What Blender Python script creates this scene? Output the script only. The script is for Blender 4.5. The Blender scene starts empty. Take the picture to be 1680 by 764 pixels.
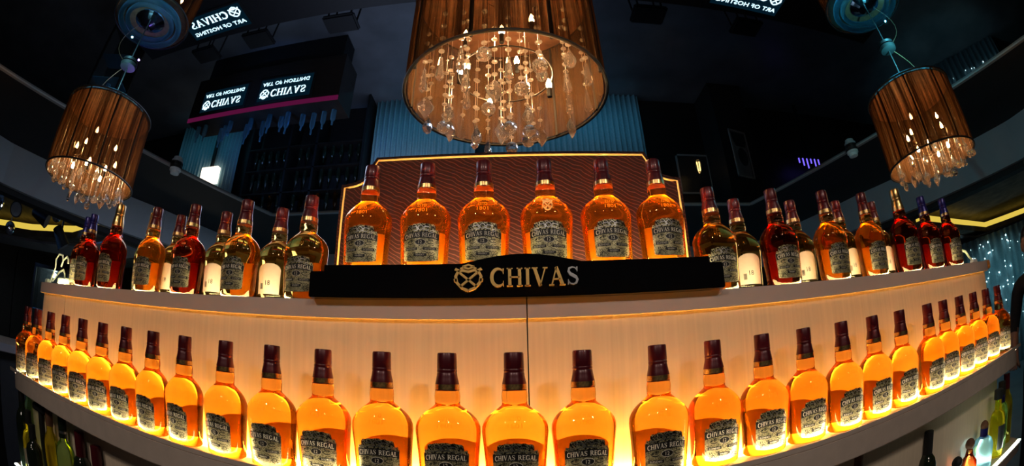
import bpy, bmesh, math, random
from math import sin, cos, pi, radians, sqrt, hypot, atan2
from mathutils import Vector, Matrix
random.seed(7)
SC = bpy.context.scene
COL = SC.collection

# ------------------------------------------------------------------ camera, world, lights, exposure
CAM_Z = 1.25
cam = bpy.data.cameras.new('camera')
cam.type = 'PANO'
cam.panorama_type = 'FISHEYE_EQUISOLID'
cam.fisheye_lens = 749.7 * 36.0 / 1680.0
cam.fisheye_fov = pi
cam.sensor_fit = 'HORIZONTAL'
cam.sensor_width = 36.0
cam.sensor_height = 36.0 * 764 / 1680
cam.clip_start = 0.01
cam_o = bpy.data.objects.new('camera', cam)
COL.objects.link(cam_o)
PIT, ROL = radians(17.36), radians(-1.288)
_f = Vector((0, cos(PIT), sin(PIT))); _u0 = Vector((0, -sin(PIT), cos(PIT))); _x = Vector((1, 0, 0))
_r = _x * cos(ROL) + _u0 * sin(ROL); _u = -_x * sin(ROL) + _u0 * cos(ROL)
cam_o.matrix_world = Matrix(((_r.x, _u.x, -_f.x, 0), (_r.y, _u.y, -_f.y, 0), (_r.z, _u.z, -_f.z, CAM_Z), (0, 0, 0, 1)))
SC.camera = cam_o

vs = SC.view_settings
vs.view_transform = 'Standard'; vs.look = 'None'; vs.gamma = 1.0; vs.use_curve_mapping = False
vs.exposure = 0.0
world = bpy.data.worlds.new('world'); SC.world = world
world.use_nodes = True
world.node_tree.nodes['Background'].inputs['Color'].default_value = (0.25, 0.3, 0.4, 1)
world.node_tree.nodes['Background'].inputs['Strength'].default_value = 0.015

def light(name, kind, loc, power, color, aim=None, size=0.1, spot=60, blend=0.6, size_y=None):
    d = bpy.data.lights.new(name, kind); d.energy = power; d.color = color
    if kind == 'AREA':
        d.size = size
        if size_y: d.shape = 'RECTANGLE'; d.size_y = size_y
    else:
        d.shadow_soft_size = size
    if kind == 'SPOT':
        d.spot_size = radians(spot); d.spot_blend = blend
    o = bpy.data.objects.new(name, d); COL.objects.link(o); o.location = loc
    if aim is not None:
        o.rotation_euler = (Vector(aim) - Vector(loc)).to_track_quat('-Z', 'Y').to_euler()
    return o

# two room spotlights on the ceiling behind the photographer, aimed at the display, then a fill
light('front_spot', 'SPOT', (-1.3, -1.3, 2.7), 42, (1.0, 0.83, 0.68), (-0.7, 0.95, 1.5), 0.09, 58)
light('front_spot', 'SPOT', (1.3, -1.3, 2.7), 42, (1.0, 0.83, 0.68), (0.7, 0.95, 1.5), 0.09, 58)
light('front_spot', 'SPOT', (0.0, -1.6, 2.7), 22, (1.0, 0.84, 0.72), (0.0, 0.95, 1.1), 0.09, 100)  # added unseen fill spot, aimed low and wide to brighten the lower panels
# coloured stage lights
light('stage_light', 'AREA', (0.0, 5.55, 0.25), 10, (0.08, 0.62, 0.95), (0.0, 6.3, 1.2), 4.2, size_y=0.2)
light('stage_light', 'AREA', (-5.7, 5.5, 0.3), 2.6, (0.1, 0.65, 0.85), (-5.8, 6.3, 1.1), 1.4, size_y=0.2)
light('stage_light', 'SPOT', (-3.3, 3.6, 2.3), 110, (0.15, 0.4, 1.0), (-3.4, 5.0, 1.2), 0.1, 70)
light('stage_light', 'SPOT', (-6.3, 1.7, 2.6), 45, (0.15, 0.4, 1.0), (-5.5, 2.4, 2.3), 0.04, 70)
light('stage_light', 'SPOT', (6.2, 3.0, 2.5), 18, (0.25, 0.85, 1.0), (7.6, 3.6, 1.0), 0.1, 80)
light('floor_wash', 'AREA', (-1.5, 3.9, 2.6), 50, (0.6, 0.72, 1.0), (-1.8, 3.9, 0), 5.0, size_y=0.6)
light('ceiling_wash', 'SPOT', (-1.0, -2.0, 1.2), 14, (0.75, 0.82, 1.0), (-4.7, 2.6, 2.6), 0.2, 50)
light('ceiling_wash', 'SPOT', (1.0, -2.0, 1.2), 14, (0.85, 0.88, 1.0), (4.7, 2.6, 2.6), 0.2, 50)

# ------------------------------------------------------------------ materials
def nt(m): m.use_nodes = True; return m.node_tree
def pbr(name, col, rough=0.5, metal=0.0, trans=0.0, ior=1.45, coat=0.0, emit=None, es=0.0, spec=0.5, noise=0.0, nscale=30.0, bump=0.0, stretch=(1, 1, 1)):
    m = bpy.data.materials.new(name); t = nt(m); b = t.nodes['Principled BSDF']
    b.inputs['Base Color'].default_value = (*col, 1); b.inputs['Roughness'].default_value = rough
    b.inputs['Metallic'].default_value = metal; b.inputs['Transmission Weight'].default_value = trans
    b.inputs['IOR'].default_value = ior; b.inputs['Coat Weight'].default_value = coat
    b.inputs['Specular IOR Level'].default_value = spec
    if emit: b.inputs['Emission Color'].default_value = (*emit, 1); b.inputs['Emission Strength'].default_value = es
    if noise or bump:
        tc = t.nodes.new('ShaderNodeTexCoord'); mp = t.nodes.new('ShaderNodeMapping'); mp.inputs['Scale'].default_value = stretch
        n = t.nodes.new('ShaderNodeTexNoise'); n.inputs['Scale'].default_value = nscale; n.inputs['Detail'].default_value = 4
        t.links.new(tc.outputs['Object'], mp.inputs['Vector']); t.links.new(mp.outputs['Vector'], n.inputs['Vector'])
        if noise:
            r = t.nodes.new('ShaderNodeValToRGB')
            r.color_ramp.elements[0].position = 0.3; r.color_ramp.elements[1].position = 0.7
            r.color_ramp.elements[0].color = (*[c * (1 - noise) for c in col], 1)
            r.color_ramp.elements[1].color = (*[min(1, c * (1 + noise)) for c in col], 1)
            t.links.new(n.outputs['Fac'], r.inputs['Fac']); t.links.new(r.outputs['Color'], b.inputs['Base Color'])
        if bump:
            bp = t.nodes.new('ShaderNodeBump'); bp.inputs['Strength'].default_value = bump; bp.inputs['Distance'].default_value = 0.002
            t.links.new(n.outputs['Fac'], bp.inputs['Height']); t.links.new(bp.outputs['Normal'], b.inputs['Normal'])
    return m
def emitter(name, col, s):
    m = bpy.data.materials.new(name); t = nt(m); t.nodes.clear()
    e = t.nodes.new('ShaderNodeEmission'); e.inputs['Color'].default_value = (*col, 1); e.inputs['Strength'].default_value = s
    o = t.nodes.new('ShaderNodeOutputMaterial'); t.links.new(e.outputs[0], o.inputs[0]); return m

def whisky(name, col, glow, gf, dens=14.0, dcol=None):
    """filled bottle glass: refraction with a little cloudy amber scatter and absorption inside"""
    m = bpy.data.materials.new(name); t = nt(m); t.nodes.clear()
    g = t.nodes.new('ShaderNodeBsdfGlass'); g.inputs['Color'].default_value = (*col, 1); g.inputs['IOR'].default_value = 1.38; g.inputs['Roughness'].default_value = 0.0
    tr = t.nodes.new('ShaderNodeBsdfTranslucent'); tr.inputs['Color'].default_value = (*glow, 1)
    mx = t.nodes.new('ShaderNodeMixShader'); mx.inputs[0].default_value = gf
    o = t.nodes.new('ShaderNodeOutputMaterial')
    t.links.new(g.outputs[0], mx.inputs[1]); t.links.new(tr.outputs[0], mx.inputs[2]); t.links.new(mx.outputs[0], o.inputs['Surface'])
    if dcol:
        v = t.nodes.new('ShaderNodeVolumeAbsorption'); v.inputs['Color'].default_value = (*dcol, 1); v.inputs['Density'].default_value = dens
        t.links.new(v.outputs[0], o.inputs['Volume'])
    return m

M = {}
M['cream'] = pbr('cream_laminate', (0.74, 0.62, 0.47), 0.32, noise=0.06, nscale=9, stretch=(14, 14, 0.35), coat=0.15)
M['lip'] = pbr('lip_laminate', (0.56, 0.47, 0.44), 0.25, noise=0.03, nscale=12, coat=0.3)
M['shelf_edge'] = pbr('shelf_edge', (0.55, 0.46, 0.40), 0.2, noise=0.05, coat=0.4)
M['black_gloss'] = pbr('black_acrylic', (0.004, 0.004, 0.005), 0.04, coat=0.6)
M['black'] = pbr('matt_black', (0.010, 0.010, 0.011), 0.6, noise=0.2)
M['gold'] = pbr('brushed_gold', (0.95, 0.62, 0.20), 0.30, 0.55)
M['silver'] = pbr('brushed_silver', (0.8, 0.8, 0.82), 0.28, 1.0)
M['chrome'] = pbr('chrome', (0.85, 0.86, 0.88), 0.08, 1.0)
M['cap_red'] = pbr('burgundy_foil', (0.085, 0.006, 0.012), 0.33, 0.2, coat=0.25)
M['cap_gold'] = pbr('gold_foil', (0.80, 0.52, 0.20), 0.28, 1.0)
M['cap_navy'] = pbr('navy_foil', (0.018, 0.016, 0.16), 0.3, 0.35, coat=0.3)
M['band'] = pbr('gold_band', (0.72, 0.47, 0.18), 0.3, 1.0, noise=0.35, nscale=260)
M['cream_ink'] = pbr('cream_ink', (0.86, 0.80, 0.66), 0.45)
M['black_ink'] = pbr('black_ink', (0.012, 0.011, 0.010), 0.4)
M['red_ink'] = pbr('red_ink', (0.42, 0.02, 0.02), 0.4)
M['back_label'] = pbr('back_label_paper', (0.58, 0.48, 0.36), 0.4, 0.15, noise=0.06, nscale=40)
M['amber'] = whisky('amber_whisky', (1.0, 0.92, 0.66), (1.0, 0.56, 0.06), 0.04, 25.0, (1.0, 0.72, 0.05))
M['dark_amber'] = whisky('dark_whisky', (1.0, 0.80, 0.5), (0.8, 0.16, 0.02), 0.03, 44.0, (0.80, 0.30, 0.08))
M['emboss'] = whisky('embossed_glass', (1.0, 0.9, 0.6), (1.0, 0.80, 0.36), 0.55)
M['clear_glass'] = whisky('clear_glass', (0.97, 1.0, 0.98), (0.9, 0.95, 0.95), 0.03)
M['blue_glass'] = whisky('blue_tinted_glass', (0.7, 0.92, 1.0), (0.4, 0.7, 0.9), 0.35)
M['green_glass'] = whisky('green_glass', (0.75, 0.95, 0.6), (0.35, 0.55, 0.2), 0.12)
M['yellow_glass'] = whisky('yellow_liqueur', (1.0, 0.9, 0.25), (0.9, 0.75, 0.1), 0.2)
M['dark_glass'] = pbr('dark_bottle_glass', (0.012, 0.02, 0.012), 0.08, coat=0.5)
M['crystal'] = whisky('cut_crystal', (1, 1, 1), (1.0, 0.97, 0.92), 0.08)
M['bead'] = whisky('crystal_bead', (1, 1, 1), (1.0, 0.96, 0.9), 0.45)
M['led'] = emitter('led_strip', (1.0, 0.82, 0.50), 40.0)
M['led_gold'] = emitter('led_strip_gold', (1.0, 0.47, 0.065), 112.0)
M['led_plinth'] = emitter('led_strip_plinth', (1.0, 0.80, 0.38), 100.0)
M['led_top'] = emitter('led_strip_top', (1.0, 0.80, 0.42), 48.0)
M['led_cool'] = emitter('led_strip_cool', (0.85, 1.0, 0.80), 14.0)
M['cove'] = emitter('cove_light', (1.0, 0.72, 0.10), 0.75)
M['magenta'] = emitter('magenta_led', (0.9, 0.05, 0.35), 0.22)
M['bulb'] = emitter('warm_bulb', (1.0, 0.58, 0.24), 230.0)
M['sign_light'] = emitter('sign_letters', (0.60, 0.90, 1.0), 4.5)
M['sign_glow'] = emitter('sign_panel_light', (0.03, 0.30, 0.55), 0.07)
M['neon'] = emitter('violet_neon', (0.18, 0.12, 1.0), 3.0)
M['filament'] = emitter('filament', (1.0, 0.6, 0.18), 6.0)
M['lantern'] = emitter('lit_sign_box', (1.0, 0.86, 0.66), 4.0)
M['fairy'] = emitter('fairy_light', (0.6, 0.95, 1.0), 7.0)
M['wood_dark'] = pbr('dark_wood', (0.020, 0.014, 0.011), 0.45, noise=0.3, nscale=6, stretch=(1, 1, 8))
M['ceil_dark'] = pbr('dark_ceiling_paint', (0.018, 0.016, 0.016), 0.7, noise=0.15, nscale=3)
M['ceil_outer'] = pbr('textured_ceiling', (0.16, 0.13, 0.10), 0.8, noise=0.35, nscale=5)
M['bulkhead'] = pbr('grey_bulkhead', (0.42, 0.42, 0.44), 0.6, noise=0.05, nscale=3)
M['trim'] = pbr('white_trim', (0.36, 0.34, 0.33), 0.5)
M['floor'] = pbr('grey_floor', (0.16, 0.17, 0.19), 0.35, noise=0.2, nscale=2)
M['mirror'] = pbr('black_mirror_ceiling', (0.40, 0.41, 0.44), 0.015, 1.0)
M['teal_cloth'] = pbr('teal_curtain', (0.35, 0.55, 0.62), 0.8, noise=0.1, nscale=40)
M['blue_mirror'] = pbr('mirror_tiles', (0.75, 0.82, 0.95), 0.08, 1.0)
M['white'] = pbr('white_plastic', (0.8, 0.8, 0.78), 0.4)
M['cable'] = pbr('cable_white', (0.75, 0.85, 0.65), 0.4)
M['cloth'] = pbr('black_cloth', (0.010, 0.010, 0.012), 0.85, noise=0.2)
M['skin'] = pbr('skin', (0.30, 0.16, 0.11), 0.5, noise=0.05)
M['hair'] = pbr('black_hair', (0.008, 0.006, 0.005), 0.5, noise=0.2)
M['amber_plastic'] = pbr('amber_plastic', (0.75, 0.33, 0.08), 0.3, coat=0.5)
M['cork'] = pbr('cork', (0.16, 0.07, 0.035), 0.6, noise=0.3)
M['gold_line'] = pbr('gold_inlay', (1.0, 0.62, 0.22), 0.4, 0.3)
M['poster'] = pbr('grey_print', (0.22, 0.22, 0.23), 0.4, noise=0.25, nscale=5)
M['poster_dark'] = pbr('dark_print', (0.03, 0.03, 0.033), 0.4)

def panel_mat():
    m = bpy.data.materials.new('maroon_wave_panel'); t = nt(m); b = t.nodes['Principled BSDF']
    tc = t.nodes.new('ShaderNodeTexCoord'); mp = t.nodes.new('ShaderNodeMapping'); mp.inputs['Rotation'].default_value = (0, radians(62), 0)
    w = t.nodes.new('ShaderNodeTexWave'); w.wave_type = 'BANDS'; w.bands_direction = 'X'; w.wave_profile = 'SIN'
    w.inputs['Scale'].default_value = 33; w.inputs['Distortion'].default_value = 5.5; w.inputs['Detail'].default_value = 1.5; w.inputs['Detail Scale'].default_value = 0.8
    r = t.nodes.new('ShaderNodeValToRGB'); e = r.color_ramp.elements
    e[0].position = 0.80; e[0].color = (0.015, 0.0026, 0.0026, 1); e[1].position = 0.99; e[1].color = (0.062, 0.018, 0.015, 1)
    t.links.new(tc.outputs['Object'], mp.inputs['Vector']); t.links.new(mp.outputs['Vector'], w.inputs['Vector'])
    t.links.new(w.outputs['Color'], r.inputs['Fac']); t.links.new(r.outputs['Color'], b.inputs['Base Color'])
    b.inputs['Roughness'].default_value = 0.6; b.inputs['Specular IOR Level'].default_value = 0.15
    return m
M['panel'] = panel_mat()

def label_mat():
    """foil label: silver olive foil with dark scroll print, denser towards the crest"""
    m = bpy.data.materials.new('foil_label'); t = nt(m); b = t.nodes['Principled BSDF']
    tc = t.nodes.new('ShaderNodeTexCoord')
    v = t.nodes.new('ShaderNodeTexWave'); v.wave_type = 'RINGS'; v.rings_direction = 'SPHERICAL'; v.inputs['Scale'].default_value = 26; v.inputs['Distortion'].default_value = 9; v.inputs['Detail'].default_value = 2; v.inputs['Detail Scale'].default_value = 14
    sep = t.nodes.new('ShaderNodeSeparateXYZ'); t.links.new(tc.outputs['Object'], sep.inputs[0]); t.links.new(tc.outputs['Object'], v.inputs['Vector'])
    mr = t.nodes.new('ShaderNodeMapRange'); mr.inputs['From Min'].default_value = 0.068; mr.inputs['From Max'].default_value = 0.080; mr.inputs['To Min'].default_value = -0.20; mr.inputs['To Max'].default_value = 0.42
    t.links.new(sep.outputs['Z'], mr.inputs['Value'])
    sub = t.nodes.new('ShaderNodeMath'); sub.operation = 'SUBTRACT'; t.links.new(v.outputs['Fac'], sub.inputs[0]); t.links.new(mr.outputs[0], sub.inputs[1])
    r = t.nodes.new('ShaderNodeValToRGB'); e = r.color_ramp.elements
    e[0].position = 0.30; e[0].color = (0.012, 0.012, 0.010, 1); e[1].position = 0.42; e[1].color = (0.74, 0.68, 0.40, 1)
    t.links.new(sub.outputs[0], r.inputs['Fac']); t.links.new(r.outputs['Color'], b.inputs['Base Color'])
    b.inputs['Metallic'].default_value = 0.68; b.inputs['Roughness'].default_value = 0.28
    return m
M['label'] = label_mat()

def shade_mat():
    """pleated organza: fine dark threads over a coppery see-through lining"""
    m = bpy.data.materials.new('pleated_organza'); t = nt(m); t.nodes.clear()
    tc = t.nodes.new('ShaderNodeTexCoord'); sep = t.nodes.new('ShaderNodeSeparateXYZ'); t.links.new(tc.outputs['Object'], sep.inputs[0])
    at = t.nodes.new('ShaderNodeMath'); at.operation = 'ARCTAN2'; t.links.new(sep.outputs['Y'], at.inputs[0]); t.links.new(sep.outputs['X'], at.inputs[1])
    cmb = t.nodes.new('ShaderNodeCombineXYZ'); t.links.new(at.outputs[0], cmb.inputs[0])
    zz = t.nodes.new('ShaderNodeMath'); zz.operation = 'MULTIPLY'; zz.inputs[1].default_value = 0.05; t.links.new(sep.outputs['Z'], zz.inputs[0]); t.links.new(zz.outputs[0], cmb.inputs[1])
    n1 = t.nodes.new('ShaderNodeTexNoise'); n1.inputs['Scale'].default_value = 8.0; n1.inputs['Detail'].default_value = 6; n1.inputs['Roughness'].default_value = 0.85
    t.links.new(cmb.outputs[0], n1.inputs['Vector'])
    mr = t.nodes.new('ShaderNodeMapRange'); mr.inputs['From Min'].default_value = 0.45; mr.inputs['From Max'].default_value = 0.66; mr.inputs['To Min'].default_value = 0.03; mr.inputs['To Max'].default_value = 0.86
    t.links.new(n1.outputs['Fac'], mr.inputs['Value'])
    tp = t.nodes.new('ShaderNodeBsdfTransparent'); tp.inputs['Color'].default_value = (0.96, 0.88, 0.74, 1)
    tl = t.nodes.new('ShaderNodeBsdfTranslucent'); tl.inputs['Color'].default_value = (0.05, 0.02, 0.007, 1)
    df = t.nodes.new('ShaderNodeBsdfDiffuse'); df.inputs['Color'].default_value = (0.010, 0.006, 0.004, 1)
    a = t.nodes.new('ShaderNodeMixShader'); a.inputs[0].default_value = 0.15; t.links.new(df.outputs[0], a.inputs[1]); t.links.new(tl.outputs[0], a.inputs[2])
    mx = t.nodes.new('ShaderNodeMixShader'); t.links.new(mr.outputs[0], mx.inputs[0]); t.links.new(a.outputs[0], mx.inputs[1]); t.links.new(tp.outputs[0], mx.inputs[2])
    o = t.nodes.new('ShaderNodeOutputMaterial'); t.links.new(mx.outputs[0], o.inputs['Surface'])
    return m
M['shade'] = shade_mat()
def lining_mat():
    """coppery sheer lining inside the shade"""
    m = bpy.data.materials.new('copper_lining'); t = nt(m); t.nodes.clear()
    df = t.nodes.new('ShaderNodeBsdfDiffuse'); df.inputs['Color'].default_value = (0.24, 0.125, 0.06, 1)
    tl = t.nodes.new('ShaderNodeBsdfTranslucent'); tl.inputs['Color'].default_value = (0.14, 0.07, 0.03, 1)
    tp = t.nodes.new('ShaderNodeBsdfTransparent'); tp.inputs['Color'].default_value = (1.0, 0.93, 0.80, 1)
    a = t.nodes.new('ShaderNodeMixShader'); a.inputs[0].default_value = 0.15; t.links.new(df.outputs[0], a.inputs[1]); t.links.new(tl.outputs[0], a.inputs[2])
    b = t.nodes.new('ShaderNodeMixShader'); b.inputs[0].default_value = 0.68; t.links.new(a.outputs[0], b.inputs[1]); t.links.new(tp.outputs[0], b.inputs[2])
    o = t.nodes.new('ShaderNodeOutputMaterial'); t.links.new(b.outputs[0], o.inputs['Surface'])
    return m
M['lining'] = lining_mat()

# ------------------------------------------------------------------ mesh helpers
def me_from(name, verts, faces, mat, smooth=False, fix=True):
    me = bpy.data.meshes.new(name); me.from_pydata([tuple(v) for v in verts], [], faces)
    if fix:
        bm = bmesh.new(); bm.from_mesh(me); bmesh.ops.recalc_face_normals(bm, faces=bm.faces); bm.to_mesh(me); bm.free()
    me.materials.append(mat)
    if smooth:
        me.polygons.foreach_set('use_smooth', [True] * len(me.polygons))
    me.update(); return me
def ob(name, me, parent=None, loc=None, rot=None, scale=None):
    o = bpy.data.objects.new(name, me); COL.objects.link(o)
    if parent is not None: o.parent = parent
    if loc is not None: o.location = loc
    if rot is not None: o.rotation_euler = rot
    if scale is not None: o.scale = scale
    return o
def thing(name, label, cat, loc=(0, 0, 0), rz=0.0, group=None, me=None, scale=None):
    o = ob(name, me, None, loc, (0, 0, rz), scale)
    o['label'] = label; o['category'] = cat
    if group: o['group'] = group
    return o
def struct(name, me, parent=None, loc=None):
    o = ob(name, me, parent, loc)
    if parent is None: o['kind'] = 'structure'
    return o
class MB:
    def __init__(s): s.v = []; s.f = []
    def add(s, v, f):
        k = len(s.v); s.v += [tuple(p) for p in v]; s.f += [tuple(i + k for i in q) for q in f]; return s
    def box(s, x0, x1, y0, y1, z0, z1):
        return s.add([(x0, y0, z0), (x1, y0, z0), (x1, y1, z0), (x0, y1, z0), (x0, y0, z1), (x1, y0, z1), (x1, y1, z1), (x0, y1, z1)],
                     [(0, 3, 2, 1), (4, 5, 6, 7), (0, 1, 5, 4), (1, 2, 6, 5), (2, 3, 7, 6), (3, 0, 4, 7)])
    def lathe(s, prof, seg=24, ell=None, close=True):
        """prof: (z, r) or (z, a, b)"""
        v = []; f = []
        for p in prof:
            a, b = (p[1], p[1]) if len(p) == 2 else (p[1], p[2])
            for i in range(seg):
                t = 2 * pi * i / seg; v.append((a * sin(t), -b * cos(t), p[0]))
        n = len(prof)
        for j in range(n - 1):
            for i in range(seg):
                k = (i + 1) % seg; f.append((j * seg + i, j * seg + k, (j + 1) * seg + k, (j + 1) * seg + i))
        if close:
            f.append(tuple(reversed(range(seg)))); f.append(tuple((n - 1) * seg + i for i in range(seg)))
        return s.add(v, f)
    def tube(s, pts, r, seg=8):
        pts = [Vector(p) for p in pts]; v = []; f = []
        up = Vector((0.13, 0.27, 0.95)).normalized()
        for i, p in enumerate(pts):
            d = (pts[min(i + 1, len(pts) - 1)] - pts[max(i - 1, 0)]).normalized()
            u = d.cross(up)
            if u.length < 1e-3: u = d.cross(Vector((1, 0, 0)))
            u.normalize(); w = d.cross(u)
            rr = r[i] if isinstance(r, (list, tuple)) else r
            for k in range(seg):
                t = 2 * pi * k / seg; v.append(p + u * (rr * cos(t)) + w * (rr * sin(t)))
        for j in range(len(pts) - 1):
            for k in range(seg):
                l = (k + 1) % seg; f.append((j * seg + k, j * seg + l, (j + 1) * seg + l, (j + 1) * seg + k))
        f.append(tuple(reversed(range(seg)))); f.append(tuple((len(pts) - 1) * seg + k for k in range(seg)))
        return s.add(v, f)
    def ring(s, R, r, z=0, seg=48, sub=6):
        v = []; f = []
        for i in range(seg):
            t = 2 * pi * i / seg
            for k in range(sub):
                q = 2 * pi * k / sub; v.append(((R + r * cos(q)) * cos(t), (R + r * cos(q)) * sin(t), z + r * sin(q)))
        for i in range(seg):
            for k in range(sub):
                a, b = (i + 1) % seg, (k + 1) % sub; f.append((i * sub + k, a * sub + k, a * sub + b, i * sub + b))
        return s.add(v, f)
    def prism(s, poly, y0, y1):
        """polygon in x,z extruded along y"""
        n = len(poly); v = [(x, y0, z) for x, z in poly] + [(x, y1, z) for x, z in poly]
        f = [tuple(range(n)), tuple(reversed(range(n, 2 * n)))] + [(i, i + n, (i + 1) % n + n, (i + 1) % n) for i in range(n)]
        return s.add(v, f)
    def flat(s, poly, z0, z1):
        """polygon in x,y extruded along z"""
        n = len(poly); v = [(x, y, z0) for x, y in poly] + [(x, y, z1) for x, y in poly]
        f = [tuple(reversed(range(n))), tuple(range(n, 2 * n))] + [(i, (i + 1) % n, (i + 1) % n + n, i + n) for i in range(n)]
        return s.add(v, f)
    def me(s, name, mat, smooth=False, auto=None):
        m = me_from(name, s.v, s.f, mat, smooth)
        if auto is not None:
            m.polygons.foreach_set('use_smooth', [True] * len(m.polygons)); m.set_sharp_from_angle(angle=radians(auto))
        return m
def bevel(me, w, seg=2, ang=40):
    bm = bmesh.new(); bm.from_mesh(me)
    es = [e for e in bm.edges if len(e.link_faces) == 2 and e.calc_face_angle(0) > radians(ang)]
    bmesh.ops.bevel(bm, geom=es, offset=w, segments=seg, affect='EDGES', clamp_overlap=True); bm.to_mesh(me); bm.free(); return me

# the bar's gently bowed front line
def lipy(x): return 0.887 + 0.0163 * x * x
def bowed(x0, x1, o0, o1, z0, z1, n=24, mat=None, name='m', round_end=(0, 0), bev=0.0):
    """slab along the bowed line, from offset o0 (front) to o1 (back); round_end radius at either end's front corner"""
    mb = MB(); front = []; back = []
    N = max(2, n)
    xs = [x0 + (x1 - x0) * i / N for i in range(N + 1)]
    ra, rb = round_end
    pts = []
    if ra:
        for k in range(7):
            t = pi / 2 * k / 6; pts.append((x0 + ra - ra * cos(t), lipy(x0 + ra - ra * cos(t)) + o0 + ra - ra * sin(t)))
    for x in xs:
        if x0 + ra < x < x1 - rb or (not ra and x == x0) or (not rb and x == x1): pts.append((x, lipy(x) + o0))
    if rb:
        for k in range(7):
            t = pi / 2 * (1 - k / 6); xx = x1 - rb + rb * cos(t); pts.append((xx, lipy(xx) + o0 + rb - rb * sin(t)))
    n1 = len(pts)
    bk = [(x, lipy(x) + o1) for x, y in pts]
    v = []
    for (x, y), (u, w) in zip(pts, bk): v += [(x, y, z0), (x, y, z1), (u, w, z1), (u, w, z0)]
    f = []
    for i in range(n1 - 1):
        a, b = 4 * i, 4 * i + 4
        for k in range(4): l = (k + 1) % 4; f.append((a + k, a + l, b + l, b + k))
    f.append((0, 3, 2, 1)); e = 4 * (n1 - 1); f.append((e, e + 1, e + 2, e + 3))
    mb.add(v, f); me = mb.me(name, mat)
    if bev: bevel(me, bev, 2, 50)
    me.polygons.foreach_set('use_smooth', [True] * len(me.polygons)); me.set_sharp_from_angle(angle=radians(35))
    return me

# ------------------------------------------------------------------ lettering
def strip(pts, w):
    """variable width stroke -> (verts2d, quads)"""
    v = []; f = []; n = len(pts)
    for i in range(n):
        a = pts[max(i - 1, 0)]; b = pts[min(i + 1, n - 1)]; dx, dy = b[0] - a[0], b[1] - a[1]; l = hypot(dx, dy) or 1
        ww = (w[i] if isinstance(w, (list, tuple)) else w) / 2; nx, ny = -dy / l * ww, dx / l * ww
        v += [(pts[i][0] + nx, pts[i][1] + ny), (pts[i][0] - nx, pts[i][1] - ny)]
    for i in range(n - 1): f.append((2 * i, 2 * i + 1, 2 * i + 3, 2 * i + 2))
    return v, f
def arc(cx, cy, rx, ry, a0, a1, n=14): return [(cx + rx * cos(radians(a0 + (a1 - a0) * i / n)), cy + ry * sin(radians(a0 + (a1 - a0) * i / n))) for i in range(n + 1)]
TK, TN, SF = 0.19, 0.075, 0.055
def stem(x, y0=0, y1=1, w=TK): return [([(x, y0), (x, y1)], w)]
def serif(x, y, w=0.36): return [([(x - w / 2, y), (x + w / 2, y)], SF)]
def wid(n, lo, hi): return [lo + (hi - lo) * sin(pi * i / n) for i in range(n + 1)]
GL = {}
GL['I'] = (0.42, stem(0.21) + serif(0.21, 0.027) + serif(0.21, 0.973))
GL['H'] = (1.0, stem(0.2) + stem(0.8) + [([(0.2, 0.5), (0.8, 0.5)], TN)] + serif(0.2, 0.027) + serif(0.2, 0.973) + serif(0.8, 0.027) + serif(0.8, 0.973))
GL['V'] = (0.95, [([(0.15, 0.97), (0.49, 0.0)], TK), ([(0.8, 0.97), (0.47, 0.0)], TN)] + serif(0.16, 0.973) + serif(0.8, 0.973, 0.3))
GL['A'] = (0.98, [([(0.16, 0.03), (0.48, 1.0)], TN), ([(0.46, 1.0), (0.82, 0.03)], TK), ([(0.27, 0.34), (0.7, 0.34)], TN)] + serif(0.15, 0.027, 0.3) + serif(0.82, 0.027))
GL['C'] = (0.92, [(arc(0.5, 0.5, 0.4, 0.465, 42, 318, 22), wid(22, 0.05, TK + 0.02)), ([(0.80, 0.98), (0.80, 0.68)], [0.09, 0.05]), ([(0.80, 0.02), (0.80, 0.30)], [0.05, 0.04])])
_s = [(0.66, 0.80), (0.56, 0.93), (0.38, 0.965), (0.2, 0.90), (0.155, 0.74), (0.25, 0.60), (0.42, 0.51), (0.6, 0.41), (0.68, 0.27), (0.61, 0.11), (0.44, 0.035), (0.25, 0.07), (0.14, 0.21)]
GL['S'] = (0.8, [(_s, [0.05, 0.06, 0.08, 0.12, 0.15, 0.18, 0.2, 0.18, 0.15, 0.12, 0.08, 0.06, 0.05]), ([(0.68, 0.98), (0.68, 0.72)], [0.08, 0.04]), ([(0.125, 0.02), (0.125, 0.3)], [0.08, 0.04])])
GL['R'] = (0.95, stem(0.2) + serif(0.2, 0.027) + serif(0.2, 0.973) + [([(0.2, 0.965), (0.42, 0.965)] + arc(0.42, 0.735, 0.24, 0.23, 90, -90, 10) + [(0.2, 0.505)], [TN] * 3 + [TN + 0.1 * sin(pi * i / 9) for i in range(10)] + [TN]), ([(0.44, 0.5), (0.82, 0.03)], TK * 0.85)] + serif(0.86, 0.027, 0.2))
GL['E'] = (0.8, stem(0.2) + serif(0.2, 0.027) + serif(0.2, 0.973) + [([(0.2, 0.965), (0.68, 0.965)], TN), ([(0.2, 0.5), (0.56, 0.5)], TN), ([(0.2, 0.035), (0.7, 0.035)], TN), ([(0.67, 0.98), (0.67, 0.76)], [0.07, 0.04]), ([(0.69, 0.02), (0.71, 0.27)], [0.07, 0.04]), ([(0.55, 0.6), (0.55, 0.4)], 0.05)])
GL['G'] = (1.0, GL['C'][1][:2] + [([(0.80, 0.03), (0.80, 0.42)], TK * 0.9)] + serif(0.80, 0.43, 0.32) + [])
GL['L'] = (0.78, stem(0.2) + serif(0.2, 0.027) + serif(0.2, 0.973) + [([(0.2, 0.035), (0.68, 0.035)], TN), ([(0.68, 0.02), (0.70, 0.3)], [0.08, 0.04])])
GL[' '] = (0.35, [])
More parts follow.
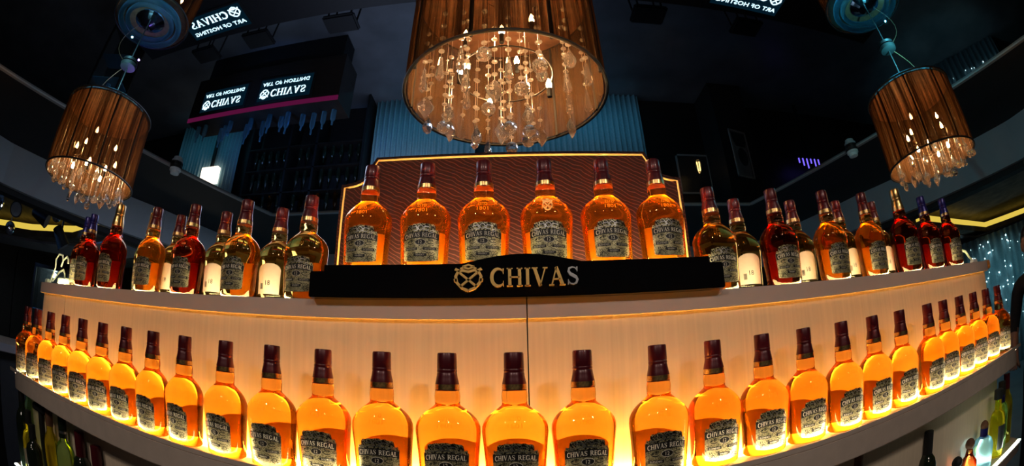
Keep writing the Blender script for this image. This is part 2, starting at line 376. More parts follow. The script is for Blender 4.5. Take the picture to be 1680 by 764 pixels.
def serif_word(s, gap=0.06):
    """-> list of (verts2d, quads) per letter, total width; cap height 1, starts at u=0"""
    x = 0; out = []
    for ch in s:
        adv, strokes = GL[ch]; V = []; F = []
        for pts, w in strokes:
            v, f = strip(pts, w); k = len(V); V += [(a + x, b) for a, b in v]; F += [tuple(i + k for i in q) for q in f]
        if V: out.append((V, F))
        x += adv + gap
    return out, x - gap
def join2(parts):
    V = []; F = []
    for v, f in parts: k = len(V); V += v; F += [tuple(i + k for i in q) for q in f]
    return V, F
_font_cache = {}
def sans(s):
    """plain sans text -> (verts2d, faces, width) with cap height 1"""
    if s in _font_cache: return _font_cache[s]
    c = bpy.data.curves.new('text', 'FONT'); c.body = s; c.resolution_u = 2; c.size = 1.0
    o = bpy.data.objects.new('text', c); COL.objects.link(o)
    dg = bpy.context.evaluated_depsgraph_get(); me = bpy.data.meshes.new_from_object(o.evaluated_get(dg))
    V = [(v.co.x, v.co.y) for v in me.vertices]; F = [tuple(p.vertices) for p in me.polygons]
    bpy.data.objects.remove(o); bpy.data.curves.remove(c); bpy.data.meshes.remove(me)
    ys = [v[1] for v in V]; h = max(ys); x0 = min(v[0] for v in V); V = [((a - x0) / h, b / h) for a, b in V]
    r = (V, F, max(v[0] for v in V)); _font_cache[s] = r; return r
def emblem():
    """heart brooch with crossed blades and a small crown, unit height"""
    P = []
    ring = [(0.0, -0.5), (-0.22, -0.40), (-0.40, -0.18), (-0.44, 0.06), (-0.36, 0.24), (-0.20, 0.30), (0.0, 0.24), (0.20, 0.30), (0.36, 0.24), (0.44, 0.06), (0.40, -0.18), (0.22, -0.40), (0.0, -0.5)]
    P.append(strip(ring, 0.10))
    P.append(strip([(-0.30, 0.20), (0.28, -0.34)], 0.085)); P.append(strip([(0.30, 0.20), (-0.28, -0.34)], 0.085))
    P.append(strip([(-0.46, 0.36), (-0.30, 0.27)], 0.10)); P.append(strip([(0.46, 0.36), (0.30, 0.27)], 0.10))
    P.append(strip([(-0.28, 0.36), (-0.16, 0.42), (0.0, 0.36), (0.16, 0.42), (0.28, 0.36)], 0.07))
    P.append(strip([(-0.20, 0.44), (0.0, 0.52), (0.20, 0.44)], 0.07))
    P.append(strip([(-0.5, -0.1), (-0.40, -0.08)], 0.12)); P.append(strip([(0.5, -0.1), (0.40, -0.08)], 0.12))
    return join2(P)
def solid2(VF, fn, d, name, mat):
    """2D faces -> raised solid letters; fn(u, v, depth) -> xyz"""
    V, F = VF; n = len(V); mb = MB()
    v = [fn(a, b, 0) for a, b in V] + [fn(a, b, d) for a, b in V]; f = []
    for q in F:
        f.append(tuple(i + n for i in q)); f.append(tuple(reversed(q)))
        for i in range(len(q)): a, b = q[i], q[(i + 1) % len(q)]; f.append((a, b, b + n, a + n))
    return me_from(name, v, f, mat, fix=False)

# ------------------------------------------------------------------ the setting
T = 2.83
floor = struct('floor', MB().box(-11, 11, -4.2, 8, -0.05, 0).me('floor', M['floor']))
struct('wall_back', MB().box(-11, 11, 6.5, 6.7, 0, 3.3).me('wall_back', M['wood_dark']))
struct('wall_front', MB().box(-11, 11, -4.2, -4.0, 0, 3.3).me('wall_front', M['wood_dark']))
wl = struct('wall_left', MB().box(-10.7, -10.5, -4, 6.5, 0, 3.3).me('wall_left', M['wood_dark']))
for i in range(9):
    y = -1.0 + i * 0.8
    ob('wall_panel', MB().box(-10.5, -10.46, y + 0.02, y + 0.78, 0.05, 2.55).me('wall_panel', M['wood_dark']), wl)
struct('wall_right', MB().box(10.7, 10.9, -4, 6.5, 0, 3.3).me('wall_right', M['wood_dark']))
ceil = struct('ceiling', MB().flat([(-5.75, -4), (5.75, -4), (5.0, 1.6), (4.15, 3.9), (3.6, 5.95), (-3.6, 5.95), (-4.15, 3.9), (-5.0, 1.6)], T + 0.01, T + 0.06).me('ceiling', M['ceil_dark']))
MIR = [(-4.46, -2.0), (4.46, -2.0), (2.62, 4.19), (-2.62, 4.19)]
ob('mirror_panel', MB().flat(MIR, T, T + 0.01).me('mirror_panel', M['mirror']), ceil)
def plan_bar(p, q, w, z0, z1, name, mat):
    d = Vector((q[0] - p[0], q[1] - p[1])).normalized(); n = Vector((-d.y, d.x)) * w / 2
    return MB().flat([(p[0] + n.x, p[1] + n.y), (q[0] + n.x, q[1] + n.y), (q[0] - n.x, q[1] - n.y), (p[0] - n.x, p[1] - n.y)], z0, z1).me(name, mat)
for i in range(4):
    ob('ceiling_trim', plan_bar(MIR[i], MIR[(i + 1) % 4], 0.04, T - 0.012, T + 0.012, 'ceiling_trim', M['trim']), ceil)
# grey bulkheads that close the dark ceiling on either side and beyond
for s in (-1, 1):
    tr = struct('trim_' + ('left' if s < 0 else 'right'), plan_bar((5.75 * s, -4), (5.0 * s, 1.75), 0.08, 2.42, T + 0.06, 'bulkhead', M['bulkhead']))
    ob('bulkhead_panel', plan_bar((5.0 * s, 1.75), (4.15 * s, 3.9), 0.08, 2.42, T + 0.06, 'bulkhead_panel', M['bulkhead']), tr)
    ob('bulkhead_panel', plan_bar((4.15 * s, 3.9), (3.6 * s, 5.95), 0.08, 2.46, T + 0.06, 'bulkhead_panel', M['bulkhead']), tr)
    ob('bulkhead_panel', plan_bar((5.15 * s, 1.75), (4.3 * s, 3.95), 0.2, 2.36, 2.42, 'bulkhead_panel', M['ceil_dark']), tr)
struct('ceiling', MB().box(-3.7, 3.7, 5.98, 6.5, 2.64, 2.70).me('ceiling_far', M['ceil_dark']))
struct('trim_back', plan_bar((-3.6, 5.95), (3.6, 5.95), 0.08, 2.64, T + 0.06, 'bulkhead', M['bulkhead']))
# outer, lower ceilings with yellow coves
for s in (-1, 1):
    oc = struct('ceiling', MB().flat([(10.7 * s, -4), (5.75 * s, -4), (5.0 * s, 1.75), (4.15 * s, 3.9), (3.6 * s, 6.5), (10.7 * s, 6.5)][::s], 2.72, 2.78).me('ceiling_outer', M['ceil_outer']))
    path = [(5.5, 4.05), (6.65, 4.22), (8.8, 4.5), (9.6, 3.56), (10.5, 2.6)] if s > 0 else [(-4.9, 3.5), (-6.0, 3.72), (-7.3, 3.5), (-9.6, 2.6)]
    for a, b in zip(path, path[1:]):
        ob('cove_beam', plan_bar(a, b, 0.22, 2.44, 2.53, 'cove_beam', M['ceil_outer']), oc)
        ob('cove_light', plan_bar((a[0], a[1] - 0.06), (b[0], b[1] - 0.06), 0.05, 2.532, 2.63, 'cove_light', M['cove']), oc)
        ob('cove_beam', plan_bar((a[0], a[1] + 0.5), (b[0], b[1] + 0.5), 0.7, 2.40, 2.44, 'cove_beam', M['bulkhead']), oc)

# ------------------------------------------------------------------ bar counter
bar = thing('bar_counter', 'bow-fronted cream bar counter with two glowing bottle tiers', 'bar counter')
ZT, ZL, ZS = 1.392, 1.353, 1.03
XE = 1.80
SEAM = 0.026
for a, b, ra, rb in ((-1.80, SEAM - 0.0012, 0.02, 0), (SEAM + 0.0012, 1.83, 0, 0.02)):
    ob('counter_top', bowed(a, b, 0, 0.42, ZL, ZT, 30, M['lip'], 'counter_top', (ra, rb), 0.0015), bar)
for a, b in ((-1.755, -1.536), (-1.5335, SEAM - 0.0012), (SEAM + 0.0012, 1.79)):
    ob('front_panel', bowed(a, b, 0.012, 0.032, ZS - 0.02, ZL, 24, M['cream'], 'front_panel'), bar)
ob('backing', bowed(-1.74, 1.77, 0.033, 0.06, 0.1, ZL, 24, M['black'], 'backing'), bar)
ob('end_panel', MB().box(-1.765, -1.745, lipy(1.75) + 0.015, lipy(1.75) + 0.40, 0.0, ZL).me('end_panel', M['cream']), bar)
ob('end_panel', MB().box(1.765, 1.785, lipy(1.78) + 0.015, lipy(1.78) + 0.40, 0.0, ZL).me('end_panel', M['cream']), bar)
# lower ledge with its recessed light strip
ob('ledge', bowed(-1.84, 1.86, -0.130, 0.010, 0.972, ZS, 60, M['shelf_edge'], 'ledge', (0.1, 0.1), 0.002), bar)
ob('ledge_rim', bowed(-1.83, 1.85, -0.130, -0.1255, ZS + 0.0005, ZS + 0.011, 60, M['shelf_edge'], 'ledge_rim', (0.004, 0.004)), bar)
ob('light_strip', bowed(-1.81, 1.83, -0.1253, -0.1215, ZS + 0.0005, ZS + 0.0085, 60, M['led'], 'light_strip'), bar)
ob('light_strip', bowed(-1.74, 1.77, -0.012, 0.004, ZS + 0.0005, ZS + 0.006, 40, M['led_gold'], 'light_strip'), bar)
ob('lower_panel', bowed(-1.80, SEAM - 0.0012, -0.035, -0.01, 0.66, 0.975, 24, M['cream'], 'lower_panel'), bar)
ob('lower_panel', bowed(SEAM + 0.0012, 1.82, -0.035, -0.01, 0.66, 0.975, 24, M['cream'], 'lower_panel'), bar)
ob('speed_rail', bowed(-1.86, 1.88, -0.16, -0.035, 0.63, 0.665, 40, M['shelf_edge'], 'speed_rail', (0.1, 0.1), 0.002), bar)
ob('light_strip', bowed(1.3, 1.80, -0.045, -0.037, 0.6655, 0.670, 20, M['led_cool'], 'light_strip'), bar)
for a, b in ((-1.82, -1.6), (1.25, 1.84)):
    ob('light_strip', bowed(a, b, -0.150, -0.135, 0.664, 0.668, 20, M['led_cool'], 'light_strip'), bar)
ob('base_panel', bowed(-1.80, 1.82, -0.06, -0.03, 0.0, 0.63, 24, M['black'], 'base_panel'), bar)
# light strip lying on the counter top under the upper bottles
for a, b in ((-1.66, -0.45), (0.47, 1.66)):
    ob('light_strip', bowed(a, b, 0.022, 0.040, ZT - 0.001, ZT + 0.003, 24, M['led_top'], 'light_strip'), bar)

# plinth, sign and back panel in the middle
PLZ = 1.4585
pl = thing('display_plinth', 'low black plinth carrying six bottles behind the arched sign', 'plinth', (0, 0.94, ZT))
ob('front_rim', MB().box(-0.40, 0.42, -0.056, -0.052, 0, PLZ - ZT + 0.006).me('front_rim', M['black_gloss']), pl)
ob('body', bevel(MB().box(-0.40, 0.42, -0.0515, 0.06, 0, PLZ - ZT - 0.003).me('plinth_body', M['black_gloss']), 0.003), pl)
ob('light_strip', MB().box(-0.38, 0.40, -0.040, 0.03, PLZ - ZT - 0.003, PLZ - ZT - 0.0005).me('plinth_strip', M['led_plinth']), pl)

sg = thing('arched_sign', 'black gloss arched sign with raised gold brand name and emblem', 'sign', (0.008, 0.868, ZT))
n = 40; top = []
for i in range(n + 1):
    x = -0.433 + 0.868 * i / n; u = (x - 0.01) / 0.215
    h = 0.055 + (0.031 * (0.5 + 0.5 * cos(pi * min(1, abs(u)))) if abs(u) < 1 else 0); top.append((x, h))
ob('sign_block', bevel(MB().prism([(0.435, 0), (-0.433, 0)] + top, -0.004, 0.018).me('sign_block', M['black_gloss']), 0.002, 2, 50), sg)
letters, W = serif_word('CHIVAS', 0.07)
CH = 0.036; sc_ = CH; wtot = W * sc_; u0 = -0.052
kx = 0.172 / wtot
for i, vf in enumerate(letters):
    mt = M['silver'] if i == 5 else M['gold']
    o = ob('letter', solid2(vf, lambda a, b, d: (u0 + a * sc_ * kx, -0.004 - d, 0.020 + b * CH), 0.006, 'letter', mt), sg)
    if i == 5: o['label'] = 'silver last letter'
ob('emblem', solid2(emblem(), lambda a, b, d: (-0.094 + a * 0.056, -0.004 - d, 0.038 + b * 0.050), 0.006, 'emblem', M['gold']), sg)

pn = thing('display_board', 'maroon wave-patterned panel with stepped corners and gold line behind six bottles', 'panel', (0, 1.04, ZT))
def stepped(hw, hi, lo, cx, inset):
    """stepped outline, counter-clockwise in x,z"""
    a = hw - inset; t = hi - inset; s = lo - inset; c = cx - inset * 0.6
    r = []
    r += [(a, 0.0 + inset), (a, s)]
    for k in range(1, 8):  # concave sweep up to the inner corner
        q = pi / 2 * k / 8; r.append((a - (a - c - 0.02) * sin(q), s + 0.035 * (1 - cos(q))))
    r += [(c + 0.02, s + 0.037), (c, t)]
    return r + [(-x, z) for x, z in reversed(r)]
out = stepped(0.444, 0.400, 0.326, 0.352, 0.0)
ob('panel_board', MB().prism(out, 0.0, 0.03).me('panel_board', M['panel']), pn)
inn = stepped(0.444, 0.400, 0.326, 0.352, 0.010)
pts = [(x, -0.001, z) for x, z in inn]
ob('gold_line', MB().tube(pts, 0.0027, 6).me('gold_line', M['gold_line']), pn)
ob('foot', MB().box(-0.40, 0.40, 0.031, 0.10, 0, 0.03).me('panel_foot', M['black']), pn)

# ------------------------------------------------------------------ whisky bottles
PROF = [(0.0000, 0.0396, 0.0291), (0.0015, 0.0451, 0.0333), (0.0050, 0.0497, 0.0366), (0.0200, 0.0515, 0.0381), (0.0600, 0.0532, 0.0395), (0.0950, 0.0559, 0.0410), (0.1100, 0.0572, 0.0416), (0.1200, 0.0565, 0.0415),
        (0.1280, 0.0535, 0.0395), (0.1360, 0.0482, 0.0365), (0.1430, 0.0412, 0.0333), (0.1490, 0.0335, 0.0294), (0.1535, 0.0277, 0.0258), (0.1565, 0.0240, 0.0234), (0.1590, 0.0220, 0.0218), (0.1660, 0.0220, 0.0220),
        (0.1730, 0.0226, 0.0226), (0.1800, 0.0218, 0.0218), (0.1870, 0.0200, 0.0200)]
def radii(z):
    for (p, q) in zip(PROF, PROF[1:]):
        if p[0] <= z <= q[0]:
            t = (z - p[0]) / (q[0] - p[0]); return p[1] + (q[1] - p[1]) * t, p[2] + (q[2] - p[2]) * t
    return PROF[-1][1:]
def on(u, z, d, back=1):
    a, b = radii(z); th = u / 0.0555
    return ((a + d) * sin(th) * back, -(b + d) * cos(th) * back, z)
BODY = {}
def body_mesh(m):
    if m not in BODY: BODY[m] = MB().lathe(PROF, 40).me('bottle_body', M[m], auto=50)
    return BODY[m]
CAPP = [(.1835, .0212), (.1965, .0207), (.203, .0194), (.209, .0182), (.2145, .0176), (.2155, .0170), (.217, .0176), (.2205, .0176), (.2215, .0170), (.223, .0175), (.2475, .0171), (.25, .0160)]
CAP = {}
def cap_mesh(m):
    if m not in CAP: CAP[m] = MB().lathe(CAPP, 28).me('bottle_cap', M[m], auto=35)
    return CAP[m]
me_band = MB().lathe([(.1852, .0210), (.1855, .02155), (.1945, .0213), (.1948, .0206)], 28).me('cap_band', M['band'], auto=30)
def grid_label(name, hw, zlo, top, mat, d, back=1, nu=26, nv=8):
    v = []; f = []
    for i in range(nu + 1):
        u = -hw + 2 * hw * i / nu
        for j in range(nv + 1):
            lo = zlo(u) if callable(zlo) else zlo
            v.append(on(u, lo + (top(u) - lo) * j / nv, d, back))
    for i in range(nu):
        for j in range(nv): a = i * (nv + 1) + j; f.append((a, a + nv + 1, a + nv + 2, a + 1))
    return me_from(name, v, f, mat, smooth=True)
HW = 0.0430
def crest(u):
    t = abs(u) / HW
    steps = 0.0 if t > 0.93 else (0.006 if t > 0.74 else 0.013 + 0.007 * sqrt(max(0, 1 - (t / 0.74) ** 2)))
    return 0.0745 + steps + 0.0007 * sin(t * 22)
me_label = grid_label('label', HW, lambda u: 0.0135 + 0.004 * (abs(u) / HW) ** 3, crest, M['label'], 0.0005, nu=44, nv=10)
def band_c(u): return 0.0700 - 2.6 * u * u
me_nband = grid_label('name_band', HW * 0.985, lambda u: band_c(u) - 0.0066, lambda u: band_c(u) + 0.0066, M['black_ink'], 0.0009, nu=30, nv=2)
w_, W_ = serif_word('CHIVAS', 0.03); w2_, W2_ = serif_word('REGAL', 0.03)
def place(parts, u0, width, W, h, zc, d, name, mat, arcf=None):
    V, F = join2(parts); s = width / W; v = []
    for a, b in V:
        u = u0 + a * s; z = (arcf(u) if arcf else zc) + (b - 0.5) * h; v.append(on(u, z, d))
    return me_from(name, v, F, mat, fix=False)
me_l1 = place(w_, -0.0375, 0.0365, W_, 0.0088, 0, 0.0013, 'lettering', M['cream_ink'], band_c)
me_l2 = place(w2_, 0.0035, 0.0340, W2_, 0.0088, 0, 0.0013, 'lettering', M['cream_ink'], band_c)
def oval(name, rx, rz, zc, d, mat):
    v = [on(0, zc, d)] + [on(rx * cos(2 * pi * i / 24), zc + rz * sin(2 * pi * i / 24), d) for i in range(24)]
    return me_from(name, v, [(0, i + 1, (i + 1) % 24 + 1) for i in range(24)], mat, fix=False)
me_ov1 = oval('medallion', 0.0120, 0.0066, 0.0545, 0.0009, M['cream_ink']); me_ov2 = oval('medallion_field', 0.0110, 0.0057, 0.0545, 0.0012, M['black_ink'])
def sans_on(s, uc, width, h, zc, d, mat):
    V, F, W = sans(s); k = width / W
    return me_from('lettering', [on(uc - width / 2 + a * k, zc + (b - 0.5) * h, d) for a, b in V], F, mat, fix=False)
me_12 = sans_on('12', 0, 0.0075, 0.0068, 0.0545, 0.0015, M['cream_ink'])
def ribbon(uc, hw, zc, hh, mat): return grid_label('ribbon', hw, lambda u: zc - hh, lambda u: zc + hh, mat, 0.0009, nu=8, nv=1)
def shift(me, du):
    for v in me.vertices:
        a, b = radii(v.co.z); th = atan2(v.co.x / (a + .0009), -v.co.y / (b + .0009)) + du / 0.0555; v.co.x = (a + .0009) * sin(th); v.co.y = -(b + .0009) * cos(th)
    return me
me_rb1 = shift(ribbon(0, 0.0150, 0.0405, 0.0028, M['black_ink']), -0.0215); me_rb2 = shift(ribbon(0, 0.0150, 0.0405, 0.0028, M['black_ink']), 0.0215)
me_tx1 = sans_on('BLENDED', -0.0215, 0.024, 0.0032, 0.0405, 0.0014, M['cream_ink']); me_tx2 = sans_on('SCOTCH', 0.0215, 0.022, 0.0032, 0.0405, 0.0014, M['cream_ink'])
me_rb3 = ribbon(0, 0.0140, 0.0275, 0.0030, M['black_ink']); me_tx3 = sans_on('WHISKY', 0, 0.020, 0.0034, 0.0275, 0.0014, M['cream_ink'])
def strokes_on(list_, d, name, mat):
    V, F = join2([strip(p, w) for p, w in list_]); return me_from(name, [on(a, b, d) for a, b in V], F, mat, fix=False)
_sc = []
for s in (-1, 1):
    _sc.append((arc(s * 0.013, 0.0835, 0.0085, 0.0040, 20 if s > 0 else 160, 300 if s > 0 else -120, 12), 0.0013))
    _sc.append((arc(s * 0.026, 0.0770, 0.0050, 0.0022, 0, 300, 10), 0.0011))
    _sc.append(([(s * 0.006, 0.0800), (s * 0.010, 0.0900)], 0.0013))
    _sc.append((arc(s * 0.0225, 0.0540, 0.0075, 0.0035, 40, 330, 12), 0.0014))
    _sc.append(([(s * 0.012, 0.034), (s * 0.034, 0.0185)], 0.0016)); _sc.append((arc(s * 0.026, 0.0225, 0.0055, 0.0045, 0, 270, 10), 0.0013))
_sc.append((arc(0, 0.0855, 0.0052, 0.0050, 0, 360, 14), 0.0013))
me_scroll = strokes_on(_sc[:3] + _sc[6:9] + [_sc[-1]], 0.0009, 'scrollwork', M['silver'])
me_scroll2 = strokes_on(_sc[3:6] + _sc[9:12], 0.0009, 'scrollwork', M['black_ink'])
me_emb1 = sans_on('ESTD', 0, 0.022, 0.0075, 0.1365, 0.0004, M['emboss']); me_emb2 = sans_on('1801', 0, 0.024, 0.0085, 0.1250, 0.0004, M['emboss'])
me_back = grid_label('back_label', 0.036, 0.018, lambda u: 0.076 + 0.019 * sqrt(max(0, 1 - (u / 0.0362) ** 2)), M['back_label'], 0.0005, nu=20, nv=8)
V18, F18, W18 = sans('18')
me_b18 = me_from('lettering', [on(-0.007 + a * 0.014 / W18, 0.040 + b * 0.012, 0.001) for a, b in V18], F18, M['black_ink'], fix=False)
_bar = MB()
for i in range(9):
    u = -0.024 + i * 0.0011
    _bar.add([on(u, 0.03, .001), on(u + 0.0006, 0.03, .001), on(u + 0.0006, 0.045, .001), on(u, 0.045, .001)], [(0, 1, 2, 3)])
me_bbar = _bar.me('barcode', M['black_ink'])
def bottle(x, y, z, rz, label, group, body='amber', cap='cap_red', reverse=False, scale=1.0, cat='bottle'):
    t = thing('whisky_bottle', label, cat, (x, y, z), rz, group, scale=(scale,) * 3)
    ob('body', body_mesh(body), t)
    c = ob('cap', cap_mesh(cap), t); ob('cap_band', me_band, c)
    if reverse:
        b = ob('back_label', me_back, t); ob('lettering', me_b18, b); ob('barcode', me_bbar, b)
    else:
        l = ob('label', me_label, t)
        for nm, me in (('name_band', me_nband), ('lettering', me_l1), ('lettering', me_l2), ('medallion', me_ov1), ('medallion_field', me_ov2), ('lettering', me_12), ('ribbon', me_rb1), ('ribbon', me_rb2), ('ribbon', me_rb3),
                       ('lettering', me_tx1), ('lettering', me_tx2), ('lettering', me_tx3), ('scrollwork', me_scroll), ('scrollwork', me_scroll2)):
            q = ob(nm, me, l)
            if nm == 'scrollwork': q['kind'] = 'stuff'
        ob('back_label', me_back, t, rot=(0, 0, pi)); ob('embossed_lettering', me_emb1, t); ob('embossed_lettering', me_emb2, t)
    return t
ORD = ['first', 'second', 'third', 'fourth', 'fifth', 'sixth', 'seventh', 'eighth', 'ninth', 'tenth', 'eleventh', 'twelfth', 'thirteenth', 'fourteenth']
# lower glowing row: (x, y) along the ledge, each turned a little towards the viewer at the ends
LOW = [(-1.737, .845), (-1.616, .838), (-1.486, .833), (-1.353, .824), (-1.226, .820), (-1.104, .819), (-.980, .816), (-.856, .811), (-.740, .813), (-.607, .808), (-.478, .799), (-.365, .808), (-.239, .790), (-.118, .783),
       (-.002, .782), (.118, .790), (.256, .787), (.384, .820), (.502, .820), (.620, .824), (.736, .818), (.860, .826), (.986, .831), (1.133, .831), (1.255, .848), (1.377, .852), (1.503, .859), (1.628, .863), (1.757, .866)]
ROT = [30, 28, 26, 24, 24, 20, 8, -2, -5, -5, -2, 0, 0, 0, 0, 0, 2, 2, -2, 0, -2, -4, -6, -8, -16, -18, -20, -22, -24]
for i, ((x, y), r) in enumerate(zip(LOW, ROT)):
    if i < 14: lab = 'red-capped amber whisky bottle, %s on the glowing lower ledge from the coiled-cable end' % ORD[i]
    elif i == 14: lab = 'red-capped amber whisky bottle beside the black panel joint on the lower ledge'
    else: lab = "red-capped amber whisky bottle, %s on the glowing lower ledge from the dark figure's end" % ORD[28 - i]
    rot = -r if x < 0 else -r
    bottle(x, y + 0.012, ZS + 0.0025, radians(r if x < 0 else r), lab, 'whisky bottles along the lower ledge')
# six on the plinth
SIX = [(-0.321, .928), (-0.188, .928), (-0.060, .928), (0.075, .928), (0.206, .928), (0.332, .928)]
for i, (x, y) in enumerate(SIX):
    lab = ['amber whisky bottle on the plinth, outermost at the coiled-cable side of the panel', 'amber whisky bottle on the plinth, second from the coiled-cable side', 'amber whisky bottle on the plinth above the sign emblem',
           'amber whisky bottle on the plinth wearing a chain with a heart pendant', 'amber whisky bottle on the plinth just past the pendant-wearing bottle', 'amber whisky bottle on the plinth, outermost at the framed-pictures side'][i]
    bottle(x, y, PLZ, radians([-4, -2, 0, 0, 4, 6][i]), lab, 'six whisky bottles on the plinth')
pend = thing('neck_chain', 'thin gold chain with heart pendant hung on the fourth plinth bottle', 'chain', (0.075, .928, PLZ))
cp = [on(0.040 * sin(pi * (i / 20 - .5)), 0.1515 - 0.010 * cos(pi * (i / 20 - .5)), 0.003) for i in range(21)]
ob('chain', MB().tube(cp, 0.0013, 6).me('chain', M['gold']), pend)
ob('pendant', solid2(emblem(), lambda a, b, d: (a * 0.022, -radii(0.128)[1] - 0.003 - d, 0.128 + b * 0.024), 0.003, 'pendant', M['gold']), pend)
# upper bottles either side
UP_F = [(-.477, .936, 'first'), (-.672, .937, 'second'), (-.867, .942, 'third'), (-1.037, .942, 'fourth')]
UP_B = [(-.600, 1.012), (-.797, 1.016), (-.992, 1.020)]
for k, (x, y, o) in enumerate(UP_F):
    bottle(x, y + 0.004, ZT + 0.0035, radians([-2, -2, 2, 2][k]), 'foil-labelled whisky bottle on the counter top, %s from sign toward coiled cable' % o, 'front whisky bottles on the counter top', body='amber' if k in (0, 1) else ('dark_amber' if k == 2 else 'amber'))
for k, (x, y) in enumerate(UP_B):
    bottle(x, y, ZT + 0.0035, radians([2, 4, 0][k]), 'rear whisky bottle showing cream back label, %s from sign toward coiled cable' % ORD[k], 'rear whisky bottles on the counter top', reverse=True)
bottle(-1.257, .953, ZT + 0.0035, 0.0, 'gold-capped dark whisky bottle on counter top under the violet-ringed lamp', None, body='dark_amber', cap='cap_gold', scale=1.10)
bottle(-1.162, 1.05, ZT + 0.0035, 0.0, 'gold-capped amber whisky bottle behind a red-capped one near the coiled cable', None, body='amber', cap='cap_gold', scale=1.10)
bottle(-1.425, .952, ZT + 0.0035, 0.1, 'blue-capped dark red whisky bottle in front, nearest the coiled cable', None, body='dark_amber', cap='cap_navy')
bottle(-1.585, 1.03, ZT + 0.0035, 0.2, 'blue-capped whisky bottle peeking out behind the one nearest the coiled cable', None, body='dark_amber', cap='cap_navy', scale=1.09)
bottle(-1.385, 1.06, ZT + 0.0035, 0.1, 'blue-capped whisky bottle hidden behind the gold-capped dark one', None, body='dark_amber', cap='cap_navy', scale=1.06)
UR_F = [(.470, .945), (.662, .949), (.849, .951), (1.029, .957)]
UR_B = [(.582, 1.020), (.780, 1.028), (.968, 1.026), (1.150, 1.030)]
for k, (x, y) in enumerate(UR_F):
    bottle(x, y, ZT + 0.0035, radians([0, 0, -3, -5][k]), "foil-labelled whisky bottle on the counter top, %s from sign toward dark figure" % ORD[k], 'front whisky bottles on the counter top', body='dark_amber' if k == 1 else 'amber')
for k, (x, y) in enumerate(UR_B):
    bottle(x, y, ZT + 0.0035, radians([0, -2, 2, -4][k]), "rear whisky bottle showing cream back label, %s from sign toward dark figure" % ORD[k], 'rear whisky bottles on the counter top', reverse=True)
bottle(1.215, .957, ZT + 0.0035, -0.1, 'large gold-capped dark whisky bottle on counter top under the drum lamp near the dark figure', None, body='dark_amber', cap='cap_gold', scale=1.07)
bottle(1.385, .965, ZT + 0.0035, -0.15, "blue-capped dark whisky bottle, second from the dark figure's end of counter top", None, body='dark_amber', cap='cap_navy')
bottle(1.560, .975, ZT + 0.0035, -0.2, "blue-capped dark whisky bottle, last on counter top towards the dark figure", None, body='dark_amber', cap='cap_navy')

# ------------------------------------------------------------------ third tier bottles
def spirit(name, x, y, h, prof, cap_prof, bodym, capm, label, lab=None, labm=None):
    t = thing(name, label, 'bottle', (x, y, 0.6655))
    ob('body', MB().lathe(prof, 28).me('body', M[bodym], auto=50), t)
    ob('cap', MB().lathe(cap_prof, 22).me('cap', M[capm], auto=40), t)
    if lab:
        z0, z1, r, hw = lab; v = []; f = []
        for i in range(13):
            a = -hw + 2 * hw * i / 12; v += [(r * sin(a), -r * cos(a), z0), (r * sin(a), -r * cos(a), z1)]
        f = [(2 * i, 2 * i + 2, 2 * i + 3, 2 * i + 1) for i in range(12)]
        ob('label', me_from('label', v, f, M[labm], True), t)
    return t
def slim(h, r, nk=0.014): return [(0, r * .9), (.004, r), (h * .60, r), (h * .68, r * .8), (h * .74, nk * 1.1), (h * .96, nk)]
def capc(h, r, l): return [(h - l, r), (h - .002, r), (h, r * .85)]
def ball(h, r): return [(h - 2 * r + r * (1 - cos(pi * i / 8)), max(.004, r * sin(pi * i / 8))) for i in range(9)]
spirit('liquor_bottle', 1.148, .86, .25, slim(.245, .034), capc(.25, .0165, .07), 'dark_glass', 'black', 'slim dark bottle with long black capsule below the ledge, far from the ones glowing yellow')
spirit('liquor_bottle', .822, .87, .275, slim(.27, .035), capc(.278, .018, .05), 'dark_glass', 'cork', 'shadowed bottle with brown top below the ledge nearest the middle')
spirit('decanter', 1.29, .82, .12, [(0, .03), (.004, .036), (.05, .038), (.07, .02), (.09, .014)], ball(.125, .021), 'dark_glass', 'black', 'squat dark decanter with round black stopper on the lowest shelf')
spirit('decanter', 1.40, .835, .15, [(0, .03), (.004, .037), (.07, .036), (.09, .018), (.112, .013)], ball(.15, .020), 'dark_amber', 'cork', 'amber decanter with round reddish-brown stopper on the lowest shelf')
spirit('liquor_bottle', 1.53, .845, .17, [(0, .04), (.004, .045), (.085, .046), (.105, .036), (.118, .017), (.15, .015)], ball(.172, .018), 'blue_glass', 'cork', 'pale blue clear bottle with brown cork on the lowest shelf', (.108, .145, .0175, pi), 'cap_navy')
spirit('liquor_bottle', 1.655, .845, .245, slim(.24, .036, .015), capc(.25, .021, .035), 'yellow_glass', 'black', 'yellow liqueur bottle with square black cap on the lowest shelf', (.03, .12, .0365, .9), 'silver')
spirit('liquor_bottle', 1.74, .87, .255, slim(.25, .032), capc(.26, .018, .05), 'green_glass', 'black', 'green bottle with black cap behind the yellow liqueur', (.18, .215, .0165, pi), 'cap_navy')
spirit('liquor_bottle', 1.815, .88, .275, slim(.27, .032), capc(.275, .016, .06), 'yellow_glass', 'cap_red', 'yellow-green bottle with reddish cap at the outer end of lowest shelf')
spirit('liquor_bottle', -1.405, .85, .29, slim(.285, .036), capc(.29, .0175, .07), 'green_glass', 'dark_glass', 'pale green bottle with dark green capsule on the lowest shelf', (.235, .243, .0180, pi), 'silver')
spirit('liquor_bottle', -1.285, .85, .27, slim(.265, .035), capc(.272, .019, .085), 'dark_glass', 'cap_red', 'bottle with long burgundy capsule beside the pale green one')
spirit('liquor_bottle', -1.185, .85, .25, slim(.245, .035), capc(.252, .019, .085), 'dark_glass', 'cap_red', 'bottle with burgundy capsule nearest the middle, below the ledge')
